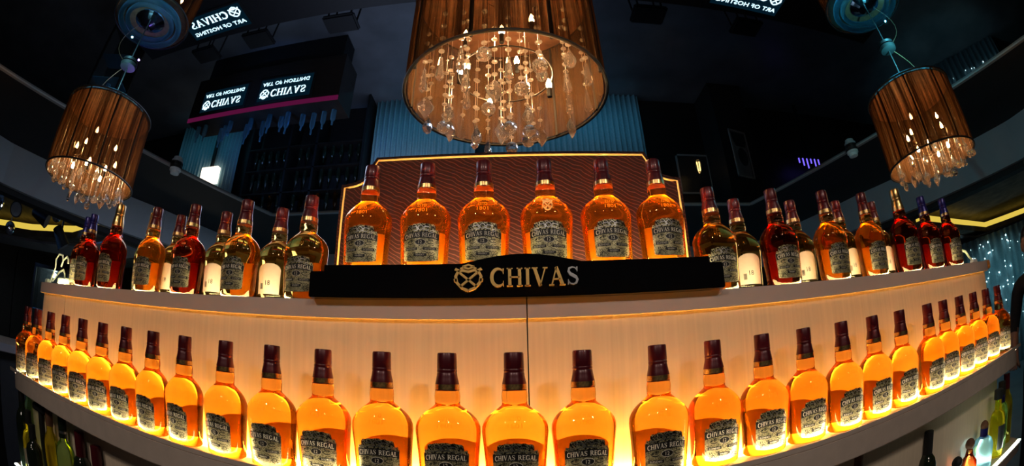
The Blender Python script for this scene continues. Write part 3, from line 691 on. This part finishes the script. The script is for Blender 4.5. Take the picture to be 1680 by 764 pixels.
spirit('liquor_bottle', -1.52, .855, .29, slim(.285, .03), capc(.29, .0165, .06), 'yellow_glass', 'cork', 'slender straw-coloured bottle with brown top beside the pale green one')
spirit('liquor_bottle', -1.57, .79, .22, slim(.215, .036), capc(.22, .016, .05), 'dark_glass', 'black', 'dark bottle with a black top on the lowest shelf, before the straw-coloured one')
spirit('liquor_bottle', -1.66, .82, .25, slim(.245, .035), capc(.25, .016, .05), 'yellow_glass', 'black', 'amber-lit bottle leaning over the cool light strip at the outer shelf end', (.05, .11, .0355, .9), 'back_label')
spirit('liquor_bottle', -1.74, .83, .33, slim(.325, .034), capc(.33, .015, .07), 'dark_glass', 'black', 'tall black wine bottle at the outer end of the lowest shelf')
spirit('liquor_bottle', -1.80, .90, .36, slim(.355, .036), capc(.36, .016, .07), 'green_glass', 'black', 'tall dark green bottle behind the black wine bottle at shelf end')
pj = thing('tap_pourer', 'black angular pourer head standing over bottles at the shelf end', 'pourer', (-1.60, .86, 0.6655))
ob('stem', MB().tube([(0, 0, 0), (0, 0, .27)], .014, 10).me('stem', M['black']), pj)
ob('spout', bevel(MB().box(-.05, .055, -.02, .02, .26, .285).me('spout', M['black']), .004), pj)
ob('lever', MB().tube([(-.03, 0, .28), (-.075, 0, .42)], [.014, .008], 8).me('lever', M['black']), pj)

# ------------------------------------------------------------------ loose cables at the counter ends
cb = thing('cable_coil', 'tangled pale light-strip cable standing on the counter end beside blue-capped bottles', 'cable', (-1.66, .955, ZT))
ob('cable_loop', MB().tube([(-.095, 0, .008), (-.06, 0, .012), (-.03, 0, .06), (-.035, 0, .095), (-.02, .005, .115), (.005, .01, .112), (.012, .012, .09), (.002, .012, .07)], .004, 6).me('cable_loop', M['cable']), cb)
ob('cable_loop', MB().tube([(-.06, .01, .012), (-.02, .02, .05), (.015, .02, .06), (.03, .02, .045), (.035, .02, .03)], .004, 6).me('cable_loop', M['cable']), cb)
ob('cable_loop', MB().tube([(.0, .02, .095), (.03, .02, .11), (.045, .02, .10), (.05, .02, .085)], .004, 6).me('cable_loop', M['cable']), cb)
ob('plug', bevel(MB().box(-.015, .06, .01, .05, .004, .03).me('plug', M['cable']), .004), cb)
ob('plug', bevel(MB().box(-.10, -.07, -.012, .012, .0, .016).me('plug', M['cable']), .003), cb)
ct = thing('cable_tail', 'white light-strip tail trailing over the counter end by the blue-capped bottles', 'cable', (1.70, .99, ZT))
ob('cable_loop', MB().tube([(-.03, 0, .06), (.0, 0, .055), (.03, .0, .03), (.07, .0, .012), (.10, 0, .008)], .005, 6).me('cable_loop', M['cable']), ct)
ob('plug', bevel(MB().box(.045, .09, -.01, .01, .006, .02).me('plug', M['white']), .003), ct)
ring = thing('amber_fitting', 'amber plastic roll clipped on the counter end near the dark figure', 'fitting', (1.905, 1.0, 1.375))
ob('roll', bevel(MB().lathe([(-.012, .014), (-.010, .026), (.022, .026), (.026, .012)], 16).me('roll', M['amber_plastic']), .002), ring)
ob('clip', MB().box(-.09, -.01, -.008, .008, -.012, .0).me('clip', M['white']), ring)

# ------------------------------------------------------------------ chandeliers
def facet(name, prof, seg, mat='crystal', sc=1.3): return MB().lathe([(z * sc, r * sc) for z, r in prof], seg).me(name, M[mat])
def flatten(me, k):
    for v in me.vertices: v.co.y *= k
    return me
me_bead = flatten(facet('bead', [(-.0045, .003), (-.002, .0068), (.002, .0068), (.0045, .003)], 8, 'bead', 1.25), 1.0)
for v in me_bead.vertices: v.co.x *= 1.0; v.co.z *= 0.85
me_spear = facet('crystal_spear', [(-.066, .002), (-.058, .0095), (-.052, .0098), (-.004, .0035), (0, .001)], 6)
me_ballc = facet('crystal_ball', [(-.034, .002)] + [(-.018 - .0165 * cos(pi * i / 7), .0165 * sin(pi * i / 7)) for i in range(1, 7)] + [(-.0005, .002)], 10)
me_leaf = flatten(facet('crystal_leaf', [(-.062, .001), (-.050, .009), (-.036, .0185), (-.026, .0205), (-.018, .015), (-.010, .010), (0, .0015)], 8), 0.45)
me_tear = facet('crystal_tear', [(-.052, .001), (-.046, .009), (-.036, .0135), (-.028, .0125), (-.012, .0055), (0, .001)], 8)
DROPS = [('crystal_spear', me_spear, .086), ('crystal_leaf', me_leaf, .081), ('crystal_ball', me_ballc, .044), ('crystal_tear', me_tear, .068)]
def bulb_mesh(): return facet('bulb', [(0, .004), (.006, .0085), (.016, .0095), (.028, .006), (.040, .001)], 10, 'bulb', 1.0)
me_bulb = bulb_mesh(); me_bulb.polygons.foreach_set('use_smooth', [True] * len(me_bulb.polygons))
me_sock = MB().lathe([(-.035, .006), (-.034, .008), (0, .008), (.001, .006)], 10).me('bulb_socket', M['black'])
def chandelier(cx, cy, zr, R, h, label, nst, seed, big, topmat):
    rnd = random.Random(seed)
    t = thing('drum_chandelier', label, 'chandelier', (cx, cy, zr), 0, 'drum chandeliers above the bar')
    prof = [(R, 0), (R, h)]
    v = []; f = []; S = 180
    for z in (0, h * .33, h * .66, h):
        for i in range(S):
            a = 2 * pi * i / S; r = R * (0.985 + (0.014 if i % 2 else -0.0)); v.append((r * cos(a), r * sin(a), z))
    for j in range(3):
        for i in range(S): k = (i + 1) % S; f.append((j * S + i, j * S + k, (j + 1) * S + k, (j + 1) * S + i))
    ob('shade', me_from('shade', v, f, M['shade'], fix=False), t)
    ob('lining', MB().lathe([(.003, R * .965), (h * .5, R * .965), (h * .97, R * .965)], 64, close=False).me('lining', M['lining'], True), t)
    ob('rim_ring', MB().ring(R, .0055, 0, 64, 8).me('rim_ring', M['black'], True), t)
    ob('rim_ring', MB().ring(R, .0055, h, 64, 8).me('rim_ring', M['black'], True), t)
    for k in range(9):
        a = 2 * pi * (k + .35) / 9; c, s = cos(a), sin(a)
        ob('shade_rib', MB().tube([(R * .975 * c, R * .975 * s, 0), (R * .975 * c, R * .975 * s, h)], .0065, 6).me('shade_rib', M['black']), t)
    # top plate, hub, stem to the ceiling
    ob('top_plate', MB().lathe([(h * .972, R * .955), (h * .975, R * .958), (h * .988, R * .958), (h * .99, R * .9)], 48).me('top_plate', M['cork']), t)
    zc = T - zr
    ob('stem', MB().tube([(0, 0, h * .98), (0, 0, zc - .02)], .005, 8).me('stem', M['black']), t)
    ob('canopy', MB().lathe([(zc - .03, .03), (zc - .025, .06), (zc - .004, .065), (zc - .001, .06)], 24).me('canopy', M['black'], auto=40), t)
    pts = [(.03 * (1 if cx > 0 else -1), -.02, h * .92)] + [((.03 + .16 * sin(pi * q / 8)) * (1 if cx > 0 else -1), -.05 * sin(pi * q / 8), h * .92 + (zc - h * .93) * q / 8) for q in range(1, 9)]
    ob('cord', MB().tube(pts, .0025, 6).me('cord', M['cork']), t)
    ob('glass_ring', MB().ring(R * .78, R * .07, h * .99 + R * .075, 40, 8).me('glass_ring', M['blue_glass'], True), t)
    ob('glass_ring', MB().ring(R * .60, R * .06, h * .99 + R * .065, 40, 8).me('glass_ring', M['blue_glass'], True), t)
    ob('mirror_dome', MB().lathe([(h * .991, R * .40), (h * 1.01, R * .39), (h * 1.03, R * .33), (h * 1.08, R * .2), (h * 1.10, R * .05)], 20).me('mirror_dome', M['blue_mirror']), t)
    # bulbs on a ring
    ob('bulb_ring', MB().ring(R * .48, .003, h * .20, 40, 6).me('bulb_ring', M['wood_dark'], True), t)
    for k in range(7):
        a = 2 * pi * (k + .2) / 7; rr = R * (.5 if k % 2 else .45); zb = h * (.30 if k % 2 else .12)
        b = ob('bulb_socket', me_sock, t, (rr * cos(a), rr * sin(a), zb))
        ob('bulb', me_bulb, b)
    zb = h * .55
    for k in range(3):
        a = 2 * pi * (k + .6) / 3
        b = ob('bulb_socket', me_sock, t, (R * .42 * cos(a), R * .42 * sin(a), zb)); ob('bulb', me_bulb, b)
    # strands
    pos = []
    for _ in range(6000):
        a = rnd.random() * 2 * pi; r = R * .90 * sqrt(rnd.random())
        p = (r * cos(a), r * sin(a))
        if all(hypot(p[0] - q[0], p[1] - q[1]) > R * (.185 if big else .215) for q in pos): pos.append(p)
        if len(pos) >= nst: break
    beads = MB()
    for i, (px, py) in enumerate(pos):
        r = hypot(px, py) / R
        hang = .055 + .085 * (1 - r) + rnd.uniform(-.03, .025)
        kind = DROPS[rnd.choice([0, 0, 1, 2, 3, 3])] if r > .45 else DROPS[rnd.choice([1, 1, 2, 2, 3])]
        L = kind[2]; ztop = h * rnd.uniform(.55, .85)
        zd = -hang + L
        st = ob('strand', MB().tube([(px, py, zd), (px, py, ztop)], .0006, 4).me('strand', M['silver']), t)
        ob(kind[0], kind[1], st, (px, py, zd), (0, 0, rnd.random() * pi))
        z = zd + rnd.uniform(.012, .03)
        cnt = 0
        while z < h * .5:
            if big and cnt < 5: ob('bead', me_bead, st, (px, py, z))
            else:
                c, s_ = .0062, .0038
                beads.add([(px + c, py, z), (px, py + c, z), (px - c, py, z), (px, py - c, z), (px, py, z + s_), (px, py, z - s_)], [(0, 1, 4), (1, 2, 4), (2, 3, 4), (3, 0, 4), (1, 0, 5), (2, 1, 5), (3, 2, 5), (0, 3, 5)])
            z += rnd.uniform(.032, .065); cnt += 1
    o = ob('crystal_beads', beads.me('crystal_beads', M['bead']), t); o['kind'] = 'stuff'
    return t
chandelier(-0.01, 1.167, 2.05, .312, .42, 'large pleated drum chandelier with crystal drops hanging over the maroon panel', 36, 3, True, 0)
chandelier(-2.32, 1.42, 2.05, .315, .42, 'small drum chandelier above gold-capped bottles near the hanging mirror balls', 34, 5, False, 0)
chandelier(2.32, 1.42, 2.05, .315, .42, 'small drum chandelier above blue-capped bottles near the dark figure', 34, 9, False, 0)
light('lamp_top_light', 'POINT', (-2.25, 1.30, 2.72), 3.5, (0.25, 0.75, 0.85), None, 0.004)
light('lamp_top_light', 'POINT', (-2.42, 1.55, 2.68), 1.2, (0.35, 0.2, 1.0), None, 0.004)
light('lamp_top_light', 'POINT', (2.28, 1.30, 2.72), 9, (0.1, 0.75, 0.9), None, 0.004)

# ------------------------------------------------------------------ smoke detectors
for x, y, s in ((-2.98, 2.82, 'near the hanging mirror balls'), (3.03, 2.76, 'near the violet neon')):
    d = thing('smoke_detector', 'round white smoke detector on the ceiling edge ' + s, 'smoke detector', (x, y, T))
    ob('base', MB().lathe([(-.03, .055), (-.025, .065), (0, .065)], 24).me('base', M['wood_dark'], auto=40), d)
    ob('sensor', MB().lathe([(-.085, .03), (-.08, .045), (-.055, .05), (-.05, .06), (-.031, .06)], 24).me('sensor', M['white'], auto=40), d)

# ------------------------------------------------------------------ far side of the island: counter with flat signs, stools
fc = thing('service_counter', 'long dark counter behind the display, seen mirrored in the ceiling', 'counter')
ob('worktop', bevel(MB().box(-4.5, 4.5, 2.45, 3.11, 1.0, 1.04).me('worktop', M['black']), .005), fc)
ob('counter_front', MB().box(-4.4, 4.4, 2.95, 3.0, 0, 1.0).me('counter_front', M['wood_dark']), fc)
def lit_sign(name, label, org, U, Vv, Nn, wd, hg, halo=True):
    """org: centre of the panel; U, Vv, Nn: reading right, up, outwards"""
    t = thing(name, label, 'sign', org, 0, 'glowing brand signs mirrored in the ceiling')
    U, Vv, Nn = Vector(U), Vector(Vv), Vector(Nn)
    P = lambda a, b, d: tuple(U * a + Vv * b + Nn * d)
    def slab(w, h, d0, d1, nm, mt):
        v = [P(-w / 2, -h / 2, d0), P(w / 2, -h / 2, d0), P(w / 2, h / 2, d0), P(-w / 2, h / 2, d0), P(-w / 2, -h / 2, d1), P(w / 2, -h / 2, d1), P(w / 2, h / 2, d1), P(-w / 2, h / 2, d1)]
        return me_from(nm, v, [(0, 3, 2, 1), (4, 5, 6, 7), (0, 1, 5, 4), (1, 2, 6, 5), (2, 3, 7, 6), (3, 0, 4, 7)], mt)
    ob('sign_case', slab(wd, hg, 0, .012, 'sign_case', M['black']), t)
    ob('sign_panel', slab(wd * .92, hg * .86, .012, .014, 'sign_panel', M['sign_glow']), t)
    w, W = serif_word('CHIVAS', .05); k = .56 * (wd / .92) / W
    for vf in w: ob('letter', solid2(vf, lambda a, b, d: P(-wd * .23 + a * k, .01 + b * hg * .27, .014 + d), .004, 'letter', M['sign_light']), t)
    V, F, W = sans('ART OF HOSTING'); k2 = .76 * (wd / .92) / W
    ob('lettering', solid2((V, F), lambda a, b, d: P(-wd * .42 + a * k2, -hg * .30 + b * hg * .14, .014 + d), .004, 'lettering', M['sign_light']), t)
    ob('emblem', solid2(emblem(), lambda a, b, d: P(-wd * .345 + a * hg * .36, .01 + hg * .135 + b * hg * .36, .014 + d), .004, 'emblem', M['sign_light']), t)
    return t
lit_sign('lit_sign', 'blue-white lit brand sign lying on the dark counter near the ringed lamp reflection', (-3.17, 2.83, 1.041), (-1, .03, 0), (-.03, -1, 0), (0, 0, 1), .92, .42)
lit_sign('lit_sign', 'blue-white lit brand sign lying on the dark counter, reflected near the teal sparkle', (2.50, 2.83, 1.041), (-1, -.03, 0), (.03, -1, 0), (0, 0, 1), .92, .42)
bb = thing('back_bar', 'dark back bar cabinet whose front carries two lit signs', 'bar cabinet', (0, 0, 0))
ob('carcass', MB().box(-4.75, -2.15, 4.47, 4.95, 0.45, 1.20).me('carcass', M['wood_dark']), bb)
ob('plinth', MB().box(-4.65, -2.25, 4.55, 4.9, 0.0, 0.45).me('plinth', M['black']), bb)
ob('glow_strip', MB().box(-4.75, -2.15, 4.46, 4.475, 1.14, 1.205).me('glow_strip', M['magenta']), bb)
lit_sign('lit_sign', 'blue-white lit brand sign on the cabinet front, the one farther from the drum lamp middle', (-4.09, 4.459, .905), (1, 0, 0), (0, 0, 1), (0, -1, 0), .92, .42)
lit_sign('lit_sign', 'blue-white lit brand sign on the cabinet front, the one nearer the maroon panel', (-3.0, 4.459, .905), (1, 0, 0), (0, 0, 1), (0, -1, 0), .92, .42)
BP = [(0, .03), (.004, .036), (.17, .036), (.2, .028), (.22, .013), (.29, .013), (.295, .012)]
me_bb = MB().lathe(BP, 14).me('bottle', M['blue_glass'], auto=40); me_db = MB().lathe(BP, 12).me('bottle', M['dark_glass'], auto=40); me_ab = MB().lathe(BP, 12).me('bottle', M['amber'], auto=40)
rr = random.Random(4)
for k in range(15):
    thing('glass_bottle', 'blue-lit glass bottle on the back bar top, mirrored upside down in the ceiling', 'bottle', (-4.6 + k * .165 + rr.uniform(-.03, .03), 4.62 + rr.uniform(0, .22), 1.2005), 0, 'blue-lit bottles on the back bar', me_bb, (1.0, 1.0, rr.uniform(.7, 1.15)))
sh = thing('back_shelf', 'tall dark bottle shelf against the far wall', 'shelf')
for k in range(4): ob('shelf_board', MB().box(-4.55, -2.35, 6.1, 6.45, .9 + k * .42 - .02, .9 + k * .42).me('shelf_board', M['wood_dark']), sh)
for x in (-4.57, -3.72, -3.18, -2.33): ob('upright', MB().box(x - .02, x + .02, 6.1, 6.45, 0, 2.2).me('upright', M['black']), sh)
for k in range(4):
    for q in range(14):
        x = -4.45 + q * .155
        if abs(x + 3.72) < .07 or abs(x + 3.18) < .07: continue
        thing('shelf_bottle', 'small bottle on the far dark shelf, on its %s board' % ['lowest', 'second', 'third', 'topmost'][k], 'bottle', (x, 6.22, .9 + k * .42 + .0005), 0, 'bottles on the far shelf', me_ab if k == 2 and q % 2 else me_db)
for k, (x, y) in enumerate(((-3.95, 3.62), (-3.05, 3.58), (-1.9, 3.58), (1.6, 3.6), (2.9, 3.6))):
    s = thing('bar_stool', 'dark backless bar stool at the service counter, %s from the ringed lamp' % ORD[k], 'stool', (x, y, 0), 0, 'bar stools at the service counter')
    ob('seat', bevel(MB().box(-.2, .2, -.15, .15, .70, .76).me('seat', M['black']), .02), s)
    for a in (-.14, .14):
        for b in (-.1, .1): ob('leg', MB().tube([(a, b, .70), (a * 1.25, b * 1.25, 0)], .012, 6).me('leg', M['black']), s)

# ------------------------------------------------------------------ curtains, pictures, lamps on the far walls (seen in the ceiling)
def curtain(x0, x1, y, z0, z1, label, mat, rot=0.0, loc=(0, 0, 0), pitch=.09):
    n = int((x1 - x0) / pitch * 8); v = []; f = []
    for i in range(n + 1):
        x = x0 + (x1 - x0) * i / n; d = .028 * sin(2 * pi * x / pitch) + .01 * sin(x * 17)
        v += [(x, y + d, z0), (x, y + d, z1), (x, y + d + .004, z0), (x, y + d + .004, z1)]
    for i in range(n):
        a, b = 4 * i, 4 * i + 4; f += [(a, b, b + 1, a + 1), (a + 2, a + 3, b + 3, b + 2), (a + 1, b + 1, b + 3, a + 3), (a, a + 2, b + 2, b)]
    t = thing('curtain', label, 'curtain', loc, rot)
    ob('drape', me_from('drape', v, f, mat, True), t)
    ob('rail', MB().tube([(x0 - .03, y, z1 + .01), (x1 + .03, y, z1 + .01)], .015, 8).me('rail', M['black']), t)
    return t
curtain(-2.25, -.55, 6.35, .002, 2.0, 'teal-lit pleated curtain reflected beside the large lamp, window side', M['teal_cloth'])
curtain(-.35, 2.2, 6.35, .002, 2.0, 'teal-lit pleated curtain reflected beside the large lamp, picture side', M['teal_cloth'])
curtain(-6.7, -5.0, 6.35, .002, 2.0, 'teal-lit pleated curtain reflected beside the lit sign box', M['teal_cloth'])
gc = curtain(-1.2, 1.6, 0, .002, 2.3, 'dark teal curtain with fairy lights behind the dark figure', M['teal_cloth'], radians(-62), (8.2, 3.9, 0), .14)
fb = MB(); rf = random.Random(2)
for _ in range(150):
    x, z, c = rf.uniform(-1.2, 1.6), rf.uniform(.4, 2.2), rf.uniform(.006, .016)
    fb.add([(x + c, -.06, z), (x, -.06 + c, z), (x - c, -.06, z), (x, -.06 - c, z), (x, -.06, z + c), (x, -.06, z - c)], [(0, 1, 4), (1, 2, 4), (2, 3, 4), (3, 0, 4), (1, 0, 5), (2, 1, 5), (3, 2, 5), (0, 3, 5)])
o = ob('fairy_lights', fb.me('fairy_lights', M['fairy']), gc); o['kind'] = 'stuff'
def frame(name, label, c, w, h, rz, kind):
    t = thing(name, label, 'picture', c, rz)
    fr = MB().box(-w / 2, w / 2, -.02, 0, h / 2 - .03, h / 2).box(-w / 2, w / 2, -.02, 0, -h / 2, -h / 2 + .03).box(-w / 2, -w / 2 + .03, -.02, 0, -h / 2, h / 2).box(w / 2 - .03, w / 2, -.02, 0, -h / 2, h / 2)
    ob('frame', fr.me('frame', M['trim']), t)
    ob('print', MB().box(-w / 2 + .03, w / 2 - .03, -.008, 0, -h / 2 + .03, h / 2 - .03).me('print', M['poster'] if kind else M['poster_dark']), t)
    if kind:
        pts = [(.11 * cos(a), .16 * sin(a)) for a in [2 * pi * i / 20 for i in range(20)]]
        ob('printed_head', MB().prism([(x + .02, z + .05) for x, z in pts], -.010, -.008).me('printed_head', M['poster_dark']), t)
        ob('printed_shoulders', MB().prism([(-.2, -h / 2 + .04), (.2, -h / 2 + .04), (.13, -.13), (-.1, -.13)], -.010, -.008).me('printed_shoulders', M['poster_dark']), t)
    return t
frame('framed_picture', 'dark framed picture with a filament bulb hanging before it', (3.06, 6.49, 1.43), .62, .72, 0, 0)
frame('framed_poster', 'pale framed poster of a printed head, hung on the pillar', (3.65, 5.79, 1.38), .40, .84, 0.3, 1)
struct('trim_3', MB().box(3.35, 4.0, 5.83, 6.5, 0, 2.7).me('pillar', M['ceil_dark']))
bl = thing('pendant_bulb', 'bare filament bulb glowing before the dark framed picture', 'lamp', (2.97, 6.1, 1.35))
ob('glass', MB().lathe([(0, .01), (.02, .035), (.10, .05), (.16, .04), (.22, .018), (.24, .015)], 16).me('glass', M['clear_glass'], True), bl)
ob('filament', MB().tube([(-.015, 0, .05), (-.012, 0, .20), (.012, 0, .20), (.015, 0, .05)], .008, 6).me('filament', M['filament']), bl)
ob('cord', MB().tube([(0, 0, .24), (0, 0, 1.295)], .006, 6).me('cord', M['black']), bl)
nl = thing('neon_rack', 'small rack of violet neon tubes by the far wall', 'light', (5.5, 6.2, 1.15))
ob('rack', MB().box(-.35, .35, .0, .05, 0, .03).me('rack', M['black']), nl)
for k in range(6): ob('tube', MB().tube([(-.3 + k * .1, 0, .03), (-.3 + k * .1, 0, .12 + .05 * (k % 3))], .014, 6).me('tube', M['neon']), nl)
ob('stand', MB().box(-.03, .03, 0, .05, -1.15, 0).me('stand', M['black']), nl)
lb = thing('lit_sign_box', 'warm white lit sign box on the far wall beside teal curtain', 'sign', (-5.55, 6.2, 1.08))
ob('box', MB().box(-.21, .21, 0, .1, -.02, .30).me('box', M['lantern']), lb)
ob('post', MB().box(-.03, .03, .03, .08, -1.08, -.02).me('post', M['black']), lb)

# ------------------------------------------------------------------ left: hanging mirror balls, spotlights, cabinet
def mirror_ball(x, y, z, r, label):
    t = thing('mirror_ball', label, 'mirror ball', (x, y, z), 0, 'mirror balls under the outer ceiling')
    ob('ball', MB().lathe([(-r * cos(pi * i / 12), max(.004, r * sin(pi * i / 12))) for i in range(13)], 22).me('ball', M['blue_mirror']), t)
    ob('cord', MB().tube([(0, 0, r), (0, 0, 2.72 - z)], .005, 6).me('cord', M['black']), t)
mirror_ball(-5.10, 2.75, 2.43, .075, 'blue-lit mirror ball hanging alone nearest the drum lamp')
mirror_ball(-5.88, 2.37, 2.19, .085, 'silvery mirror ball hanging lowest by the black spotlights')
mirror_ball(-5.80, 2.02, 2.40, .12, 'dark blue mirror ball hanging highest by the black spotlights')
def spotlight(x, y, z, aim, label):
    t = thing('stage_spotlight', label, 'spotlight', (x, y, z), 0, 'stage spotlights')
    q = (Vector(aim)).to_track_quat('Z', 'Y')
    b = ob('can', MB().lathe([(-.14, .05), (-.13, .07), (.1, .09), (.12, .095)], 20).me('can', M['black'], auto=40), t); b.rotation_euler = q.to_euler()
    l = ob('lens', MB().lathe([(.118, .08), (.121, .08)], 20).me('lens', M['poster']), t); l.rotation_euler = q.to_euler()
    ob('yoke', MB().tube([(0, 0, .05), (0, 0, 2.72 - z)], .014, 8).me('yoke', M['black']), t)
spotlight(-5.54, 2.28, 2.36, (.8, -.45, -.1), 'black stage spotlight with round pale lens facing the bar')
spotlight(-5.22, 2.95, 2.24, (.3, .5, -.8), 'black stage spotlight pointing down between the mirror balls')
spotlight(-5.36, 2.62, 2.40, (.6, .6, -.3), 'black stage spotlight tilted away just below the ceiling')
gcab = thing('glass_cabinet', 'tall glazed cabinet beyond the counter end with the coiled cable', 'cabinet', (-5.15, 2.95, 0), radians(28))
ob('cabinet_frame', MB().box(-.28, -.25, -.2, -.17, 0, 1.85).box(.25, .28, -.2, -.17, 0, 1.85).box(-.28, .28, -.2, .2, 1.82, 1.86).box(-.28, .28, -.2, .2, 0, .5).box(-.28, .28, .17, .2, 0, 1.85).me('cabinet_frame', M['wood_dark']), gcab)
ob('door_glass', MB().box(-.25, .25, -.19, -.184, .5, 1.82).me('door_glass', M['clear_glass']), gcab)
for z in (1.0, 1.36): ob('shelf', MB().box(-.25, .25, -.17, .17, z - .01, z).me('shelf', M['blue_glass']), gcab)
thing('cabinet_decanter', 'glass decanter inside the glazed cabinet', 'bottle', (-5.15, 2.95, 1.3605), 0, None, me_bb)
light('cabinet_light', 'POINT', (-5.13, 2.9, 1.78), 1.0, (0.6, 0.9, 1.0), None, 0.03)
sb = thing('side_counter', 'grey side counter beyond the ledge end below the glazed cabinet', 'counter', (-3.1, 1.35, 0))
ob('top', bevel(MB().box(-.5, .25, -.2, .5, 1.0, 1.05).me('top', M['floor']), .004), sb)
ob('body', MB().box(-.45, .2, -.15, .45, 0, 1.0).me('side_body', M['black']), sb)

# ------------------------------------------------------------------ the person at the bar's end
def person(px, py, rz, label):
    t = thing('person', label, 'person', (px, py, 0), rz, scale=(.94,) * 3)
    J = {'pel': (0, 0, .90, .13), 'waist': (0, 0, 1.02, .125), 'chest': (0, .01, 1.20, .145), 'neckb': (0, .01, 1.36, .085), 'neck': (0, -.01, 1.43, .052), 'headb': (0, -.03, 1.50, .07)}
    V = []; R = []; E_ = []; ix = {}
    def j(n, x, y, z, r): ix[n] = len(V); V.append((x, y, z)); R.append(r)
    for k_, q in J.items(): j(k_, *q)
    ch = ['pel', 'waist', 'chest', 'neckb', 'neck', 'headb']; E_ += list(zip(ch, ch[1:]))
    for s, n in ((-1, 'l'), (1, 'r')):
        j('sh' + n, .17 * s, .01, 1.33, .068); j('el' + n, .24 * s, .02, 1.07, .048); j('wr' + n, .22 * s, -.14, .90, .032); j('ha' + n, .215 * s, -.19, .87, .030)
        E_ += [('neckb', 'sh' + n), ('sh' + n, 'el' + n), ('el' + n, 'wr' + n), ('wr' + n, 'ha' + n)]
        j('hi' + n, .085 * s, 0, .84, .095); j('kn' + n, .10 * s, -.01, .46, .062); j('an' + n, .10 * s, .02, .08, .042); j('to' + n, .105 * s, -.13, .035, .035)
        E_ += [('pel', 'hi' + n), ('hi' + n, 'kn' + n), ('kn' + n, 'an' + n), ('an' + n, 'to' + n)]
        for q in range(4):
            j('f%d%s' % (q, n), (.215 + (q - 1.5) * .018) * s, -.235, .855, .0095); j('g%d%s' % (q, n), (.215 + (q - 1.5) * .019) * s, -.262 + .004 * abs(q - 1), .835, .008)
            E_ += [('ha' + n, 'f%d%s' % (q, n)), ('f%d%s' % (q, n), 'g%d%s' % (q, n))]
        j('t' + n, (.215 - .045) * s, -.20, .85, .010); j('u' + n, (.215 - .055) * s, -.228, .84, .0085); E_ += [('wr' + n, 't' + n), ('t' + n, 'u' + n)]
    me = bpy.data.meshes.new('body'); me.from_pydata(V, [(ix[a], ix[b]) for a, b in E_], [])
    o = ob('body', me, t)
    md = o.modifiers.new('skin', 'SKIN'); 
    for i, d in enumerate(me.skin_vertices[0].data): d.radius = (R[i], R[i] * (.72 if V[i][2] > .88 and abs(V[i][0]) < .05 and V[i][2] < 1.4 else 1)); d.use_root = (i == 0)
    md.use_smooth_shade = True
    o.modifiers.new('sub', 'SUBSURF').levels = 1; o.modifiers['sub'].render_levels = 1
    dg = bpy.context.evaluated_depsgraph_get(); m2 = bpy.data.meshes.new_from_object(o.evaluated_get(dg)); o.modifiers.clear(); o.data = m2
    m2.materials.clear(); m2.materials.append(M['cloth']); m2.materials.append(M['skin'])
    for p in m2.polygons:
        c = p.center
        if c.z > 1.405 or (abs(c.x) > .165 and .78 < c.z < 1.06): p.material_index = 1
    # head
    bm = bmesh.new(); bmesh.ops.create_uvsphere(bm, u_segments=24, v_segments=18, radius=1)
    for v in bm.verts:
        x, y, z = v.co
        k_ = 1 - .22 * max(0, -z) ** 1.5
        v.co = Vector((x * .072 * k_, y * .092 * (1 - .1 * max(0, -z)) - .006 * max(0, -z), z * .112))
        if y < -.75 and abs(x) < .22 and -.28 < z < .12: v.co.y -= .016 * (1 - abs(x) / .22) * (1 - max(0, z) / .2)
        if y < -.7 and abs(abs(x) - .38) < .14 and .0 < z < .22: v.co.y += .006
        if y < -.7 and abs(x) < .3 and -.52 < z < -.40: v.co.y -= .004
    mh = bpy.data.meshes.new('head'); bm.to_mesh(mh); bm.free(); mh.materials.append(M['skin']); mh.polygons.foreach_set('use_smooth', [True] * len(mh.polygons))
    hd = ob('head', mh, t, (0, -.03, 1.565))
    for s in (-1, 1):
        ob('ear', flatten(MB().lathe([(-.03, .006), (-.02, .016), (.01, .02), (.03, .008)], 10).me('ear', M['skin'], True), .6), hd, (.073 * s, .01, 0), (0, 0, 1.4 * s))
        ob('eye', MB().lathe([(-.009, .002), (-.005, .0085), (.005, .0085), (.009, .002)], 10).me('eye', M['white'], True), hd, (.028 * s, -.078, .012))
    bm = bmesh.new(); bmesh.ops.create_uvsphere(bm, u_segments=24, v_segments=14, radius=1)
    bmesh.ops.delete(bm, geom=[v for v in bm.verts if v.co.z < -.35 or (v.co.z < .35 and v.co.y < -.25)], context='VERTS')
    for v in bm.verts: v.co = Vector((v.co.x * .080, v.co.y * .100, v.co.z * .122))
    mh2 = bpy.data.meshes.new('hair'); bm.to_mesh(mh2); bm.free(); mh2.materials.append(M['hair']); mh2.polygons.foreach_set('use_smooth', [True] * len(mh2.polygons))
    ob('hair', mh2, hd, (0, .004, .004))
    return t
person(3.06, 1.16, radians(-75), 'person in short-sleeved black clothes standing beyond the counter end, turned sideways')
